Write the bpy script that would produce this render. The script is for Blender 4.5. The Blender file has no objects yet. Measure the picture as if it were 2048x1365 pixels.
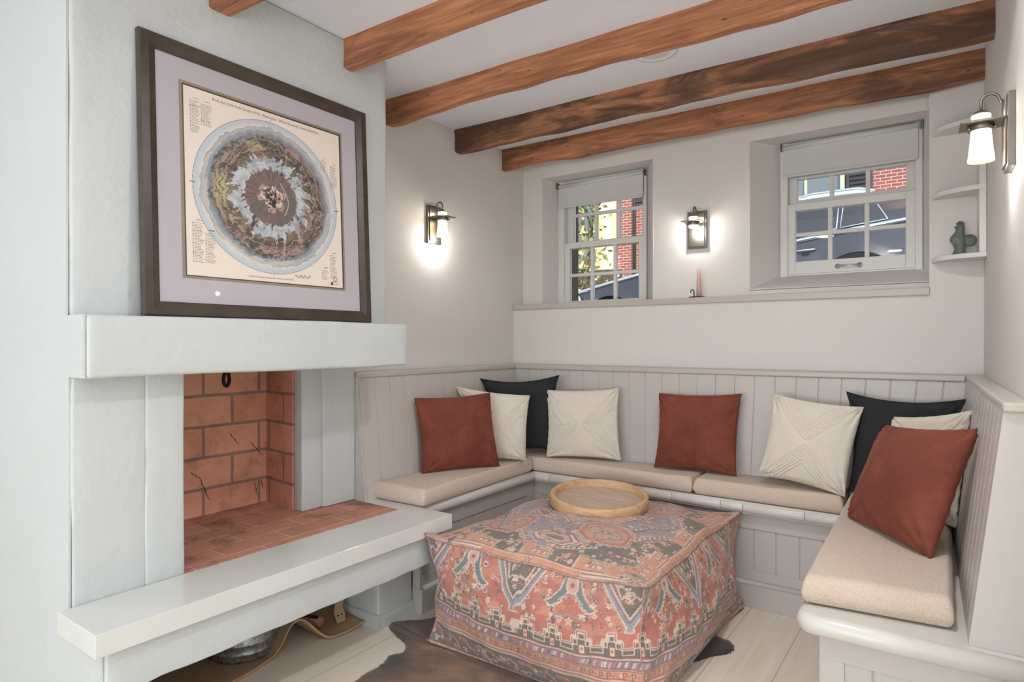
import bpy, math, random
import numpy as np
from mathutils import Vector, Matrix
random.seed(7); rng=np.random.default_rng(5)
SC=bpy.context.scene; COL=SC.collection
PI=math.pi
def lin(c):
    return tuple((x/255/12.92 if x/255<=.04045 else ((x/255+.055)/1.055)**2.4) for x in c)
# ------------------------------------------------------------ node helpers
class NT:
    def __init__(s,m):
        m.use_nodes=True; s.m=m; s.t=m.node_tree; s.t.nodes.clear()
        s.out=s.n('ShaderNodeOutputMaterial')
    def n(s,ty,**k):
        x=s.t.nodes.new(ty)
        for a,b in k.items(): setattr(x,a,b)
        return x
    def l(s,a,b): s.t.links.new(a,b)
    def val(s,sock,v):
        if hasattr(v,'is_output'): s.l(v,sock)
        else: sock.default_value=v
    def math(s,op,a,b=0.,c=0.,clamp=False):
        x=s.n('ShaderNodeMath',operation=op); x.use_clamp=clamp
        s.val(x.inputs[0],a); s.val(x.inputs[1],b)
        if len(x.inputs)>2: s.val(x.inputs[2],c)
        return x.outputs[0]
    def noise(s,vec,scale,detail=3,rough=.5,dist=0.):
        x=s.n('ShaderNodeTexNoise'); s.l(vec,x.inputs['Vector'])
        x.inputs['Scale'].default_value=scale; x.inputs['Detail'].default_value=detail
        x.inputs['Roughness'].default_value=rough; x.inputs['Distortion'].default_value=dist
        return x.outputs['Fac']
    def ramp(s,fac,stops,interp='LINEAR'):
        x=s.n('ShaderNodeValToRGB'); s.l(fac,x.inputs[0]); r=x.color_ramp; r.interpolation=interp
        while len(r.elements)<len(stops): r.elements.new(.5)
        for e,(p,c) in zip(r.elements,stops): e.position=p; e.color=(*c,1) if len(c)==3 else c
        return x.outputs[0]
    def mix(s,f,a,b,bl='MIX'):
        x=s.n('ShaderNodeMix',data_type='RGBA',blend_type=bl)
        s.val(x.inputs[0],f); 
        for i,v in ((6,a),(7,b)):
            if hasattr(v,'is_output'): s.l(v,x.inputs[i])
            else: x.inputs[i].default_value=(*v,1)
        return x.outputs[2]
    def coords(s,kind='Object',scale=(1,1,1),rot=(0,0,0)):
        tc=s.n('ShaderNodeTexCoord'); mp=s.n('ShaderNodeMapping')
        s.l(tc.outputs[kind],mp.inputs[0]); mp.inputs['Scale'].default_value=scale; mp.inputs['Rotation'].default_value=rot
        return mp.outputs[0]
    def bsdf(s,col,rough=.5,metal=0.,normal=None,**kw):
        b=s.n('ShaderNodeBsdfPrincipled')
        if hasattr(col,'is_output'): s.l(col,b.inputs['Base Color'])
        else: b.inputs['Base Color'].default_value=(*col,1)
        s.val(b.inputs['Roughness'],rough); s.val(b.inputs['Metallic'],metal)
        for k,v in kw.items():
            s.val(b.inputs[k.replace('_',' ')],v)
        if normal: s.l(normal,b.inputs['Normal'])
        s.l(b.outputs[0],s.out.inputs[0]); return b
    def bump(s,h,strength=.2,dist=.01):
        x=s.n('ShaderNodeBump'); s.l(h,x.inputs['Height']); x.inputs['Strength'].default_value=strength; x.inputs['Distance'].default_value=dist
        return x.outputs[0]
MATS={}
def simple(name,rgb,rough=.5,metal=0.,bscale=0,bstr=.15,bdist=.003,var=0.,vscale=4,**kw):
    if name in MATS: return MATS[name]
    m=bpy.data.materials.new(name); t=NT(m); v=t.coords()
    col=lin(rgb)
    if var>0:
        f=t.noise(v,vscale,4); d=tuple(c*(1-var) for c in col); l=tuple(min(1,c*(1+var*.6)) for c in col)
        col=t.ramp(f,[(.3,d),(.7,l)])
    nb=None
    if bscale: nb=t.bump(t.noise(v,bscale,5,.6),bstr,bdist)
    t.bsdf(col,rough,metal,nb,**kw); MATS[name]=m; return m
wall_m=simple('wall_paint',(219,215,210),.75,bscale=35,bstr=.08,var=.015,vscale=1.5)
plaster_m=simple('rough_white_plaster',(200,204,203),.6,bscale=28,bstr=.5,bdist=.006,var=.02,vscale=3)
ceil_m=simple('ceiling_paint',(242,247,255),.85)
panel_m=simple('greige_satin_paint',(194,188,182),.38,var=.02,vscale=2)
seatwood_m=simple('painted_seat_board',(208,205,198),.28,var=.02,vscale=2)
sash_m=simple('sash_paint',(220,219,215),.35)
blind_m=simple('blind_fabric',(205,204,202),.9,bscale=600,bstr=.1,bdist=.0005)
slab_m=simple('honed_stone',(214,215,210),.14,var=.05,vscale=5)
nickel_m=simple('brushed_nickel',(126,121,114),.4,1.,bscale=0)
iron_m=simple('black_iron',(38,34,32),.55,.7)
rail_m=simple('warm_trim_paint',(190,182,172),.35)
dark_m=simple('soot_black',(28,26,24),.9)
black_m=simple('black_linen',(40,42,44),.95,bscale=500,bstr=.35,bdist=.001,var=.15,vscale=12)
pink_m=simple('pink_wax',(205,172,158),.45)
glassg_m=simple('car_rubber',(22,22,23),.7)
# velvet
def mk():
    m=bpy.data.materials.new('rust_velvet'); t=NT(m); v=t.coords()
    c=t.ramp(t.noise(v,7,5,.6,.6),[(.25,lin((98,46,34))),(.5,lin((118,58,43))),(.8,lin((138,74,56)))])
    s=t.ramp(t.noise(v,900,2),[(.72,(0,0,0)),(.76,(1,1,1))])
    c=t.mix(t.math('MULTIPLY',s,.12),c,lin((190,140,120)))
    t.bsdf(c,.85,0,t.bump(t.noise(v,18,4,.6,1.2),.35,.01),Sheen_Weight=.35,Sheen_Roughness=.4,Sheen_Tint=(*lin((200,120,96)),1)); return m
velvet_m=mk()
def mk(name,a,b,str_=.7):
    m=bpy.data.materials.new(name); t=NT(m)
    wx=t.noise(t.coords(scale=(1400,1400,260)),1,2,.7); wz=t.noise(t.coords(scale=(260,260,1400)),1,2,.7)
    f=t.math('MULTIPLY',wx,wz); f=t.math('MULTIPLY',f,2.)
    c=t.ramp(f,[(.3,lin(a)),(.7,lin(b))])
    t.bsdf(c,.92,0,t.bump(f,str_,.001),Sheen_Weight=.2); return m
linen_m=mk('oatmeal_linen',(190,168,150),(228,211,194))
cream_m=mk('cream_cotton',(206,196,180),(234,226,212),.35)
# beam wood
def mk(name,dark,strength):
    m=bpy.data.materials.new(name); t=NT(m)
    v=t.coords(scale=(1.1,14,14)); 
    g=t.noise(v,2.2,8,.65,1.4)
    fine=t.noise(t.coords(scale=(3,90,90)),1.,6,.7,.6)
    c=t.ramp(g,[(.25,lin((120,76,52))),(.42,lin((166,106,72))),(.58,lin((194,132,92))),(.8,lin((220,160,116)))])
    c=t.mix(t.ramp(fine,[(.35,(.4,.4,.4)),(.6,(0,0,0))]),c,lin((96,60,40)))
    bl=t.noise(t.coords(scale=(1.3,6,6)),1.6,5,.6,.8)
    c=t.mix(t.math('MULTIPLY',t.ramp(bl,[(dark,(0,0,0)),(dark+.16,(1,1,1))]),strength),c,lin((62,42,30)))
    # pale nail bruises and small dark holes
    vo=t.n('ShaderNodeTexVoronoi'); t.l(t.coords(scale=(6,22,22)),vo.inputs['Vector']); vo.inputs['Scale'].default_value=1.5
    c=t.mix(t.ramp(vo.outputs['Distance'],[(.05,(1,1,1)),(.09,(0,0,0))]),c,lin((45,28,20)))
    h=t.math('ADD',t.math('MULTIPLY',g,1.2),fine)
    t.bsdf(c,.6,0,t.bump(h,.35,.005)); return m
beam_m=mk('reclaimed_beam_wood',.56,.65); beamd_m=mk('dark_reclaimed_beam_wood',.36,.85); beamn_m=mk('worn_reclaimed_beam_wood',.47,.7)
# floor planks along Y
def mk():
    m=bpy.data.materials.new('pale_oak_planks'); t=NT(m)
    tc=t.n('ShaderNodeTexCoord'); sx=t.n('ShaderNodeSeparateXYZ'); t.l(tc.outputs['Object'],sx.inputs[0])
    px=t.math('DIVIDE',t.math('ADD',sx.outputs[0],.075),.205); pid=t.math('FLOOR',px); fr=t.math('FRACT',px)
    off=t.math('MULTIPLY',pid,7.31)
    cb=t.n('ShaderNodeCombineXYZ'); t.l(t.math('MULTIPLY',sx.outputs[0],30),cb.inputs[0]); t.l(t.math('ADD',t.math('MULTIPLY',sx.outputs[1],1.6),off),cb.inputs[1]); t.l(off,cb.inputs[2])
    g=t.noise(cb.outputs[0],1.5,6,.6,.6)
    c=t.ramp(g,[(.2,lin((226,212,194))),(.5,lin((238,226,210))),(.8,lin((244,236,224)))])
    wn=t.n('ShaderNodeTexWhiteNoise',noise_dimensions='1D'); t.l(pid,wn.inputs['W'])
    c=t.mix(t.math('MULTIPLY',wn.outputs[0],.3),c,lin((224,208,190)))
    gap=t.math('LESS_THAN',t.math('ABSOLUTE',t.math('SUBTRACT',fr,.5)),.494)
    c=t.mix(gap,lin((176,156,136)),c)
    t.bsdf(c,.42,0,t.bump(g,.1,.002)); return m
floor_m=mk()
def brick(name,w,h,mort,c1,c2,cm,rot=(0,0,0),off=.5,soot=0,plane='yz',msm=.1,bumps=.6,rough=.85,offs=(0,0)):
    m=bpy.data.materials.new(name); t=NT(m)
    tc=t.n('ShaderNodeTexCoord'); sx=t.n('ShaderNodeSeparateXYZ'); t.l(tc.outputs['Object'],sx.inputs[0])
    ax={'x':0,'y':1,'z':2}; cb=t.n('ShaderNodeCombineXYZ')
    wob=t.math('MULTIPLY',t.math('SUBTRACT',t.noise(tc.outputs['Object'],9,3),.5),mort*1.2)
    t.l(t.math('ADD',t.math('ADD',sx.outputs[ax[plane[0]]],offs[0]),wob),cb.inputs[0]); t.l(t.math('ADD',t.math('ADD',sx.outputs[ax[plane[1]]],offs[1]),wob),cb.inputs[1])
    b=t.n('ShaderNodeTexBrick'); t.l(cb.outputs[0],b.inputs['Vector']); b.offset=off
    b.inputs['Scale'].default_value=1; b.inputs['Brick Width'].default_value=w; b.inputs['Row Height'].default_value=h
    b.inputs['Mortar Size'].default_value=mort; b.inputs['Mortar Smooth'].default_value=msm
    b.inputs['Color1'].default_value=(*lin(c1),1); b.inputs['Color2'].default_value=(*lin(c2),1); b.inputs['Mortar'].default_value=(*lin(cm),1)
    c=b.outputs['Color']; n=t.noise(tc.outputs['Object'],14,6,.65)
    c=t.mix(t.ramp(n,[(.3,(.22,.22,.22)),(.65,(0,0,0))]),c,tuple(x*.5 for x in lin(c1)))
    sp=t.noise(tc.outputs['Object'],160,2); c=t.mix(t.ramp(sp,[(.72,(0,0,0)),(.8,(.5,.5,.5))]),c,lin((225,200,185)))
    if soot:
        sm=t.noise(tc.outputs['Object'],6,5,.7,.5)
        c=t.mix(t.ramp(sm,[(.50,(0,0,0)),(.70,(soot,)*3)]),c,lin((52,42,36)))
    hh=t.math('ADD',t.math('MULTIPLY',b.outputs['Fac'],-1.),t.math('MULTIPLY',n,.4))
    t.bsdf(c,rough,0,t.bump(hh,bumps,.004)); return m
fire_back_m=brick('firebrick_back',.232,.118,.006,(244,184,152),(232,166,136),(160,136,124),plane='yz',soot=.35,offs=(.02,.05))
fire_side_m=brick('firebrick_side',.232,.118,.006,(232,172,146),(218,156,130),(156,130,120),plane='xz',soot=.4,offs=(.1,.05))
hearth_m=brick('hearth_brick',.232,.1,.0022,(208,150,124),(190,134,110),(216,186,166),plane='yx',soot=.75,offs=(.1,.03))
street_brick_m=brick('street_brick',.21,.075,.011,(150,88,78),(128,72,66),(178,156,146),plane='xz')
# glass
def mk(nm='window_glass',ior=1.3):
    m=bpy.data.materials.new(nm); t=NT(m)
    tr=t.n('ShaderNodeBsdfTransparent'); gl=t.n('ShaderNodeBsdfGlossy'); gl.inputs['Roughness'].default_value=.02
    fr=t.n('ShaderNodeFresnel'); fr.inputs['IOR'].default_value=ior
    mx=t.n('ShaderNodeMixShader'); t.l(fr.outputs[0],mx.inputs[0]); t.l(tr.outputs[0],mx.inputs[1]); t.l(gl.outputs[0],mx.inputs[2]); t.l(mx.outputs[0],t.out.inputs[0]); return m
glass_m=mk(); pglass_m=mk('picture_glass',1.12)
def mk(name,col,em,tr_f):
    m=bpy.data.materials.new(name); t=NT(m)
    d=t.n('ShaderNodeBsdfTranslucent'); d.inputs[0].default_value=(*lin(col),1)
    e=t.n('ShaderNodeEmission'); e.inputs[0].default_value=(*lin(col),1)
    vv=t.noise(t.coords(scale=(40,40,20)),1.,4,.7); t.l(t.math('MULTIPLY',t.math('ADD',vv,.5),em),e.inputs[1])
    a=t.n('ShaderNodeAddShader'); t.l(d.outputs[0],a.inputs[0]); t.l(e.outputs[0],a.inputs[1])
    tr=t.n('ShaderNodeBsdfTransparent'); mx=t.n('ShaderNodeMixShader'); mx.inputs[0].default_value=tr_f
    t.l(a.outputs[0],mx.inputs[1]); t.l(tr.outputs[0],mx.inputs[2]); t.l(mx.outputs[0],t.out.inputs[0]); return m
shade_m=mk('lit_seeded_glass',(255,240,208),.62,.35)
bulb_m=mk('lit_bulb',(255,250,240),6,.0)
# vertex-coloured
def vcol(name,rough=.9,sheen=.15,weave=900,wstr=.35,speck=.12,**kw):
    m=bpy.data.materials.new(name); t=NT(m)
    a=t.n('ShaderNodeAttribute',attribute_name='Col'); v=t.coords()
    f=t.noise(v,weave,3,.7); c=a.outputs['Color']
    if speck:
        c=t.mix(t.ramp(f,[(.35,(speck*2,)*3),(.5,(0,0,0))]),c,lin((96,86,84)))
        c=t.mix(t.ramp(f,[(.52,(0,0,0)),(.66,(speck*2.4,)*3)]),c,lin((226,204,192)))
        b=t.bump(f,wstr,.001)
    else: b=None
    t.bsdf(c,rough,0,b,Sheen_Weight=sheen,**kw); return m
rugcloth_m=vcol('woven_kilim_cloth',speck=.26)
print_m=vcol('printed_paper',rough=.55,sheen=0,speck=0,Coat_Weight=.0)
leafm=vcol('leaf_green',rough=.5,sheen=0,speck=0)
# ------------------------------------------------------------ mesh helpers
class MB:
    def __init__(s): s.v=[]; s.f=[]; s.sm=[]
    def add(s,vs,fs,smooth=False):
        o=len(s.v); s.v+= [tuple(map(float,p)) for p in vs]; s.f+=[tuple(i+o for i in f) for f in fs]; s.sm+=[smooth]*len(fs); return s
    def box(s,a,b):
        x0,x1=sorted((a[0],b[0]));y0,y1=sorted((a[1],b[1]));z0,z1=sorted((a[2],b[2]))
        return s.add([(x0,y0,z0),(x1,y0,z0),(x1,y1,z0),(x0,y1,z0),(x0,y0,z1),(x1,y0,z1),(x1,y1,z1),(x0,y1,z1)],
          [(0,3,2,1),(4,5,6,7),(0,1,5,4),(1,2,6,5),(2,3,7,6),(3,0,4,7)])
    def hexa(s,p): # 8 points bottom ring, top ring
        return s.add(p,[(0,3,2,1),(4,5,6,7),(0,1,5,4),(1,2,6,5),(2,3,7,6),(3,0,4,7)])
    def prism(s,poly,vec,smooth=False): # poly 3D points, extruded by vec
        n=len(poly); v=[Vector(p) for p in poly]; w=[p+Vector(vec) for p in v]
        s.add(v+w,[tuple(range(n))[::-1],tuple(range(n,2*n))],False)
        o=len(s.v)-2*n
        for i in range(n):
            j=(i+1)%n; s.f.append((o+i,o+j,o+n+j,o+n+i)); s.sm.append(smooth)
        return s
    def tube(s,path,r,n=10,caps=True,closed=False):
        P=[Vector(p) for p in path]; m=len(P); rs=r if hasattr(r,'__len__') else [r]*m
        o=len(s.v); prev=None
        for i,p in enumerate(P):
            d=(P[(i+1)%m]-P[i-1]) if closed else (P[min(i+1,m-1)]-P[max(i-1,0)])
            if d.length<1e-9: d=Vector((0,0,1))
            d.normalize()
            if prev is None:
                a=Vector((0,0,1)) if abs(d.z)<.9 else Vector((1,0,0)); u=d.cross(a).normalized()
            else: u=(prev-d*prev.dot(d)); u=u.normalized() if u.length>1e-6 else d.orthogonal().normalized()
            prev=u; w=d.cross(u)
            for k in range(n):
                t=2*PI*k/n; s.v.append(tuple(p+(u*math.cos(t)+w*math.sin(t))*rs[i]))
        for i in range(m if closed else m-1):
            for k in range(n):
                a=o+i*n+k; b=o+i*n+(k+1)%n; c=o+((i+1)%m)*n+(k+1)%n; d=o+((i+1)%m)*n+k
                s.f.append((a,b,c,d)); s.sm.append(True)
        if caps and not closed:
            s.f.append(tuple(o+k for k in range(n))[::-1]); s.sm.append(False)
            s.f.append(tuple(o+(m-1)*n+k for k in range(n))); s.sm.append(False)
        return s
    def lathe(s,prof,c,n=32,axis='z',T=None): # prof [(r,h)]
        o=len(s.v)
        for r,h in prof:
            for k in range(n):
                t=2*PI*k/n
                q=(r*math.cos(t),r*math.sin(t),h) if axis=='z' else ((r*math.cos(t),h,r*math.sin(t)) if axis=='y' else (h,r*math.cos(t),r*math.sin(t)))
                if T is not None: q=T@Vector(q)
                s.v.append((q[0]+c[0],q[1]+c[1],q[2]+c[2]))
        for i in range(len(prof)-1):
            for k in range(n):
                s.f.append((o+i*n+k,o+i*n+(k+1)%n,o+(i+1)*n+(k+1)%n,o+(i+1)*n+k)); s.sm.append(True)
        return s
    def build(s,name,mat,parent=None,bevel=0,kind=None,label=None,cat=None,group=None,origin=True,seg=2,fixn=True):
        me=bpy.data.meshes.new(name); v=np.array(s.v,dtype=float)
        off=Vector((0,0,0))
        if origin and len(v):
            mn=v.min(0);mx=v.max(0); off=Vector(((mn[0]+mx[0])/2,(mn[1]+mx[1])/2,mn[2]))
            v=v-np.array(off)
        me.from_pydata([tuple(p) for p in v],[],s.f); me.polygons.foreach_set('use_smooth',s.sm); me.update()
        if fixn:
            import bmesh
            bm=bmesh.new(); bm.from_mesh(me); bmesh.ops.recalc_face_normals(bm,faces=bm.faces); bm.to_mesh(me); bm.free()
        if mat: me.materials.append(mat)
        o=bpy.data.objects.new(name,me); COL.objects.link(o); place(o,off,parent)
        if bevel:
            b=o.modifiers.new('Bevel','BEVEL'); b.width=bevel; b.segments=seg; b.limit_method='ANGLE'; b.angle_limit=.6
            b.harden_normals=False
        tag(o,label,cat,group,kind); return o
def place(o,world,parent):
    if parent is not None:
        o.parent=parent; o.location=Vector(world)-wloc(parent)
    else: o.location=world
def wloc(o):
    p=Vector(o.location)
    while o.parent: o=o.parent; p+=Vector(o.location)
    return p
def tag(o,label=None,cat=None,group=None,kind=None):
    if label: o['label']=label
    if cat: o['category']=cat
    if group: o['group']=group
    if kind: o['kind']=kind
def empty(name,loc,label,cat,group=None,kind=None):
    o=bpy.data.objects.new(name,None); o.empty_display_size=.05; COL.objects.link(o); o.location=loc; tag(o,label,cat,group,kind); return o
def copytree(o,delta,parent=None):
    c=o.copy(); COL.objects.link(c)
    if parent: c.parent=parent
    else: c.location=Vector(o.location)+Vector(delta)
    for ch in o.children: copytree(ch,delta,c)
    return c
def grid_obj(name,P,mat,parent=None,colors=None,closed_u=False,smooth=True,**kw):
    # P: (n,m,3) array
    n,m,_=P.shape; v=P.reshape(-1,3)
    mn=v.min(0);mx=v.max(0); off=np.array([(mn[0]+mx[0])/2,(mn[1]+mx[1])/2,mn[2]])
    i=np.arange(n-1)[:,None]*m; j=np.arange(m-1)[None,:]
    f=np.stack([i+j,i+j+1,i+m+j+1,i+m+j],-1).reshape(-1,4)
    me=bpy.data.meshes.new(name); me.vertices.add(len(v)); me.vertices.foreach_set('co',(v-off).astype(np.float32).ravel())
    me.loops.add(f.size); me.loops.foreach_set('vertex_index',f.astype(np.int32).ravel())
    me.polygons.add(len(f)); me.polygons.foreach_set('loop_start',np.arange(0,f.size,4,dtype=np.int32))
    me.polygons.foreach_set('loop_total',np.full(len(f),4,dtype=np.int32))
    me.update(calc_edges=True); me.validate()
    me.polygons.foreach_set('use_smooth',[smooth]*len(f))
    if colors is not None:
        a=me.color_attributes.new('Col','FLOAT_COLOR','POINT'); c=np.ones((len(v),4),np.float32); c[:,:3]=colors.reshape(-1,3); a.data.foreach_set('color',c.ravel())
    me.materials.append(mat); o=bpy.data.objects.new(name,me); COL.objects.link(o); place(o,Vector(off),parent); tag(o,**kw); return o
S='structure'
H=1.10; CEIL=2.2
def rx(y): return .087+(3.0-y)*.033          # face of the right-hand wall
def cx(y): return .030+(2.9-y)*.043          # front edge of the right-hand cap rail
# ------------------------------------------------------------ room shell
MB().box((-4.2,-3.6,-.05),(3.2,3.6,0)).build('floor',floor_m,kind=S,origin=False)
MB().box((-4.2,-3.6,CEIL),(3.2,3.45,CEIL+.08)).build('ceiling',ceil_m,kind=S)
MB().box((-2.45,1.70,0),(-2.12,3.5,CEIL)).build('wall_left',wall_m,kind=S)
sk=MB().box((-4.2,.6316,0),(-2.48,.72,CEIL)); sk.prism([(-4.2,.6265,0),(-1.607,.6265,0),(-1.607,.6265,.385),(-1.7935,.6265,.385),(-1.7935,.6265,1.012),(-1.7065,.6265,1.012),(-1.7065,.6265,1.166),(-1.8105,.6265,1.166),(-1.8105,.6265,CEIL),(-4.2,.6265,CEIL)],(0,.005,0)); sk.build('wall_front_left',plaster_m,kind=S)
# back wall: lower thick part, upper part with two splayed window openings
W1=dict(o=(-1.985,-1.295,1.31,2.062),i=(-1.965,-1.398,1.325,2.072))
W2=dict(o=(-.806,-.0871,1.350,2.062),i=(-.70,-.118,1.425,2.072))
Yl,Yu,Yf,Yo=3.0,3.1,3.28,3.42
w=MB()
w.box((-2.12,Yl,0),(.25,Yo,1.29))                       # lower wall
w.box((-.087,Yl,1.29),(.25,Yo,CEIL))                    # pier behind corner shelf
w.box((-2.12,Yu,1.29),(-1.985,Yo,CEIL)); w.box((-1.295,Yu,1.29),(-.806,Yo,CEIL))
w.box((-.8055,Yu,1.28),(-.088,Yf-.06,1.345)); w.box((-.8055,Yf-.08,1.28),(-.088,Yf-.03,1.378)); w.box((-.8055,Yf-.03,1.28),(-.088,Yo,1.403)); w.box((-1.985,Yu+.02,1.28),(-1.295,Yo,1.308))
w.box((-1.985,Yu,2.062),(-1.295,Yo,CEIL)); w.box((-.806,Yu,2.062),(-.087,Yo,CEIL))
w.build('wall_back',wall_m,kind=S)
# splayed reveals
def reveal(name,W,zsill):
    x0,x1,z0,z1=W['o']; a0,a1,b0,b1=W['i']; m=MB()
    m.add([(x0-.002,Yu,z0),(x0-.002,Yu,z1),(a0,Yf,b1),(a0,Yf,b0)],[(0,1,2,3)])
    m.add([(x1+.002,Yu,z0),(x1+.002,Yu,z1),(a1,Yf,b1),(a1,Yf,b0)],[(3,2,1,0)])
    m.add([(x0,Yu,z1),(x1,Yu,z1),(a1,Yf,b1),(a0,Yf,b1)],[(0,1,2,3)])
    m.add([(x0,Yu,z0),(x1,Yu,z0),(a1,Yf,b0),(a0,Yf,b0)],[(3,2,1,0)])
    for (p,q) in (((x0-.002,a0),(z0,z1,b0,b1)),):
        pass
    o=m.build(name,wall_m,kind=S,fixn=False)
    s=o.modifiers.new('Solid','SOLIDIFY'); s.thickness=.006; s.offset=0
reveal('trim_1',W1,0); reveal('trim_2',W2,0)
MB().box((-2.118,2.985,1.287),(-.086,3.10,1.316)).build('trim_3',rail_m,kind=S,bevel=.002)
# right wall (slightly out of square) and the room behind the camera
m=MB(); m.hexa([(rx(3.42),3.42,0),(rx(1.25),1.25,0),(rx(1.25)+.12,1.25,0),(rx(3.42)+.12,3.42,0),(rx(3.42),3.42,CEIL),(rx(1.25),1.25,CEIL),(rx(1.25)+.12,1.25,CEIL),(rx(3.42)+.12,3.42,CEIL)])
m.build('wall_right',wall_m,kind=S)
MB().box((.26,1.25,0),(3.2,1.35,CEIL)).build('wall_side',wall_m,kind=S)
MB().box((3.1,-3.5,0),(3.2,1.25,CEIL)).build('wall_far_right',wall_m,kind=S)
MB().box((-4.2,-3.6,0),(3.2,-3.5,CEIL)).build('wall_rear',wall_m,kind=S)
MB().box((-4.3,-3.5,0),(-4.2,.63,CEIL)).build('wall_far_left',wall_m,kind=S)
# ------------------------------------------------------------ windows
def bars(m,x0,x1,z0,z1,y0,y1,st,top,bot,cols,rows,mw=.018):
    """sash: stiles st, rails top/bot, muntins between glass columns/rows"""
    m.box((x0,y0,z0),(x0+st[0],y1,z1)); m.box((x1-st[1],y0,z0),(x1,y1,z1))
    m.box((x0+st[0],y0,z1-top),(x1-st[1],y1,z1)); m.box((x0+st[0],y0,z0),(x1-st[1],y1,z0+bot))
    a,b=x0+st[0],x1-st[1]; c,d=z0+bot,z1-top
    for i in range(1,cols):
        x=a+(b-a)*i/cols; m.box((x-mw/2,y0+.003,c),(x+mw/2,y1-.004,d))
    for z in rows: m.box((a,y0+.0035,z-mw/2),(b,y1-.0045,z+mw/2))
    return (a,b,c,d)
def window(name,xa,xb,za,zb,lo,up,handle,lsill):
    fr=MB(); t=.022
    x0,x1,zz0,zz1=xa,xb,za,zb
    fr.box((x0,Yf-.03,zz0),(lo['x0'],Yf+.05,zz1)); fr.box((lo['x1'],Yf-.03,zz0),(x1,Yf+.05,zz1))
    fr.box((lo['x0'],Yf-.02,zz1-.02),(lo['x1'],Yo,zz1)); fr.box((lo['x0'],Yf-.02,zz0),(lo['x1'],Yo,lo['z0']))
    if lsill: fr.box((x0-.045,Yf-.012,zz0-.004),(x0,Yo,zz1))
    root=fr.build(name,sash_m,kind=S,bevel=.0015)
    s=MB(); g=bars(s,lo['x0'],lo['x1'],lo['z0'],lo['z1'],Yf-.022,Yf+.008,lo['st'],lo['top'],lo['bot'],3,lo['rows'])
    so=s.build('lower_sash',sash_m,root,bevel=.002)
    MB().box((g[0],Yf-.008,g[2]),(g[1],Yf-.005,g[3])).build('glass_pane',glass_m,so)
    if handle:
        hx,hz=handle; hm=MB()
        hm.tube([(hx-.045,Yf-.03,hz),(hx-.04,Yf-.042,hz),(hx,Yf-.048,hz),(hx+.04,Yf-.042,hz),(hx+.045,Yf-.03,hz)],[.006,.0055,.0035,.0055,.006],10)
        hm.lathe([(0,-.022),(.011,-.022),(.012,-.028),(.007,-.031),(0,-.031)],(hx-.045,Yf,hz),16,'y'); hm.lathe([(0,-.022),(.011,-.022),(.012,-.028),(.007,-.031),(0,-.031)],(hx+.045,Yf,hz),16,'y')
        hm.build('sash_lift',simple('polished_nickel',(206,206,204),.25,.9),so,label='nickel sash lift handle')
    s=MB(); g=bars(s,up['x0'],up['x1'],up['z0'],up['z1'],Yf+.012,Yf+.04,up['st'],up['top'],up['bot'],3,up['rows'])
    uo=s.build('upper_sash',sash_m,root,bevel=.002)
    MB().box((g[0],Yf+.024,g[2]),(g[1],Yf+.027,g[3])).build('glass_pane',glass_m,uo)
    return root
window('window_1',-1.965,-1.398,1.318,2.072,
  dict(x0=-1.925,x1=-1.413,z0=1.325,z1=1.692,st=(.034,.033),top=.034,bot=.02,rows=[1.497]),
  dict(x0=-1.925,x1=-1.413,z0=1.66,z1=2.05,st=(.044,.025),top=.04,bot=.04,rows=[1.86]),None,False)
window('window_2',-.70,-.118,1.405,2.072,
  dict(x0=-.667,x1=-.145,z0=1.427,z1=1.766,st=(.033,.036),top=.033,bot=.06,rows=[1.616]),
  dict(x0=-.667,x1=-.145,z0=1.735,z1=1.912,st=(.036,.036),top=.022,bot=.055,rows=[]),(-.405,1.452),True)
MB().box((-1.986,Yf+.051,1.31),(-1.921,Yo,2.07)).build('trim_5',simple('dark_brown_paint',(92,74,60),.7),kind=S)
MB().box((-.667,Yf+.05,1.90),(-.145,Yf+.06,2.06)).build('trim_4',sash_m,kind=S)
def blind(x0,x1,ztop,zbot,label):
    root=empty('roller_blind',((x0+x1)/2,Yf-.045,zbot),label,'window blind','roller blinds in the window recesses')
    MB().box((x0+.010,Yf-.0465,zbot+.006),(x1-.010,Yf-.045,ztop-.014)).build('blind_fabric',blind_m,root)
    MB().box((x0+.012,Yf-.050,zbot),(x1-.012,Yf-.041,zbot+.014)).build('hem_bar',blind_m,root,bevel=.003)
    MB().tube([(x0+.006,Yf-.045,ztop-.022),(x1-.006,Yf-.045,ztop-.016)],.012,20).build('roller',blind_m,root)
    for x in (x0,x1):
        MB().box((x-.001,Yf-.060,ztop-.034),(x+.003,Yf-.032,ztop+.001)).build('bracket',nickel_m,root,label='metal end bracket')
blind(-1.958,-1.400,2.053,1.900,'pale grey roller blind half drawn over the narrow left window by the corner')
blind(-.693,-.124,2.058,1.893,'pale grey roller blind over the wide right window beside the corner shelves')
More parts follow.
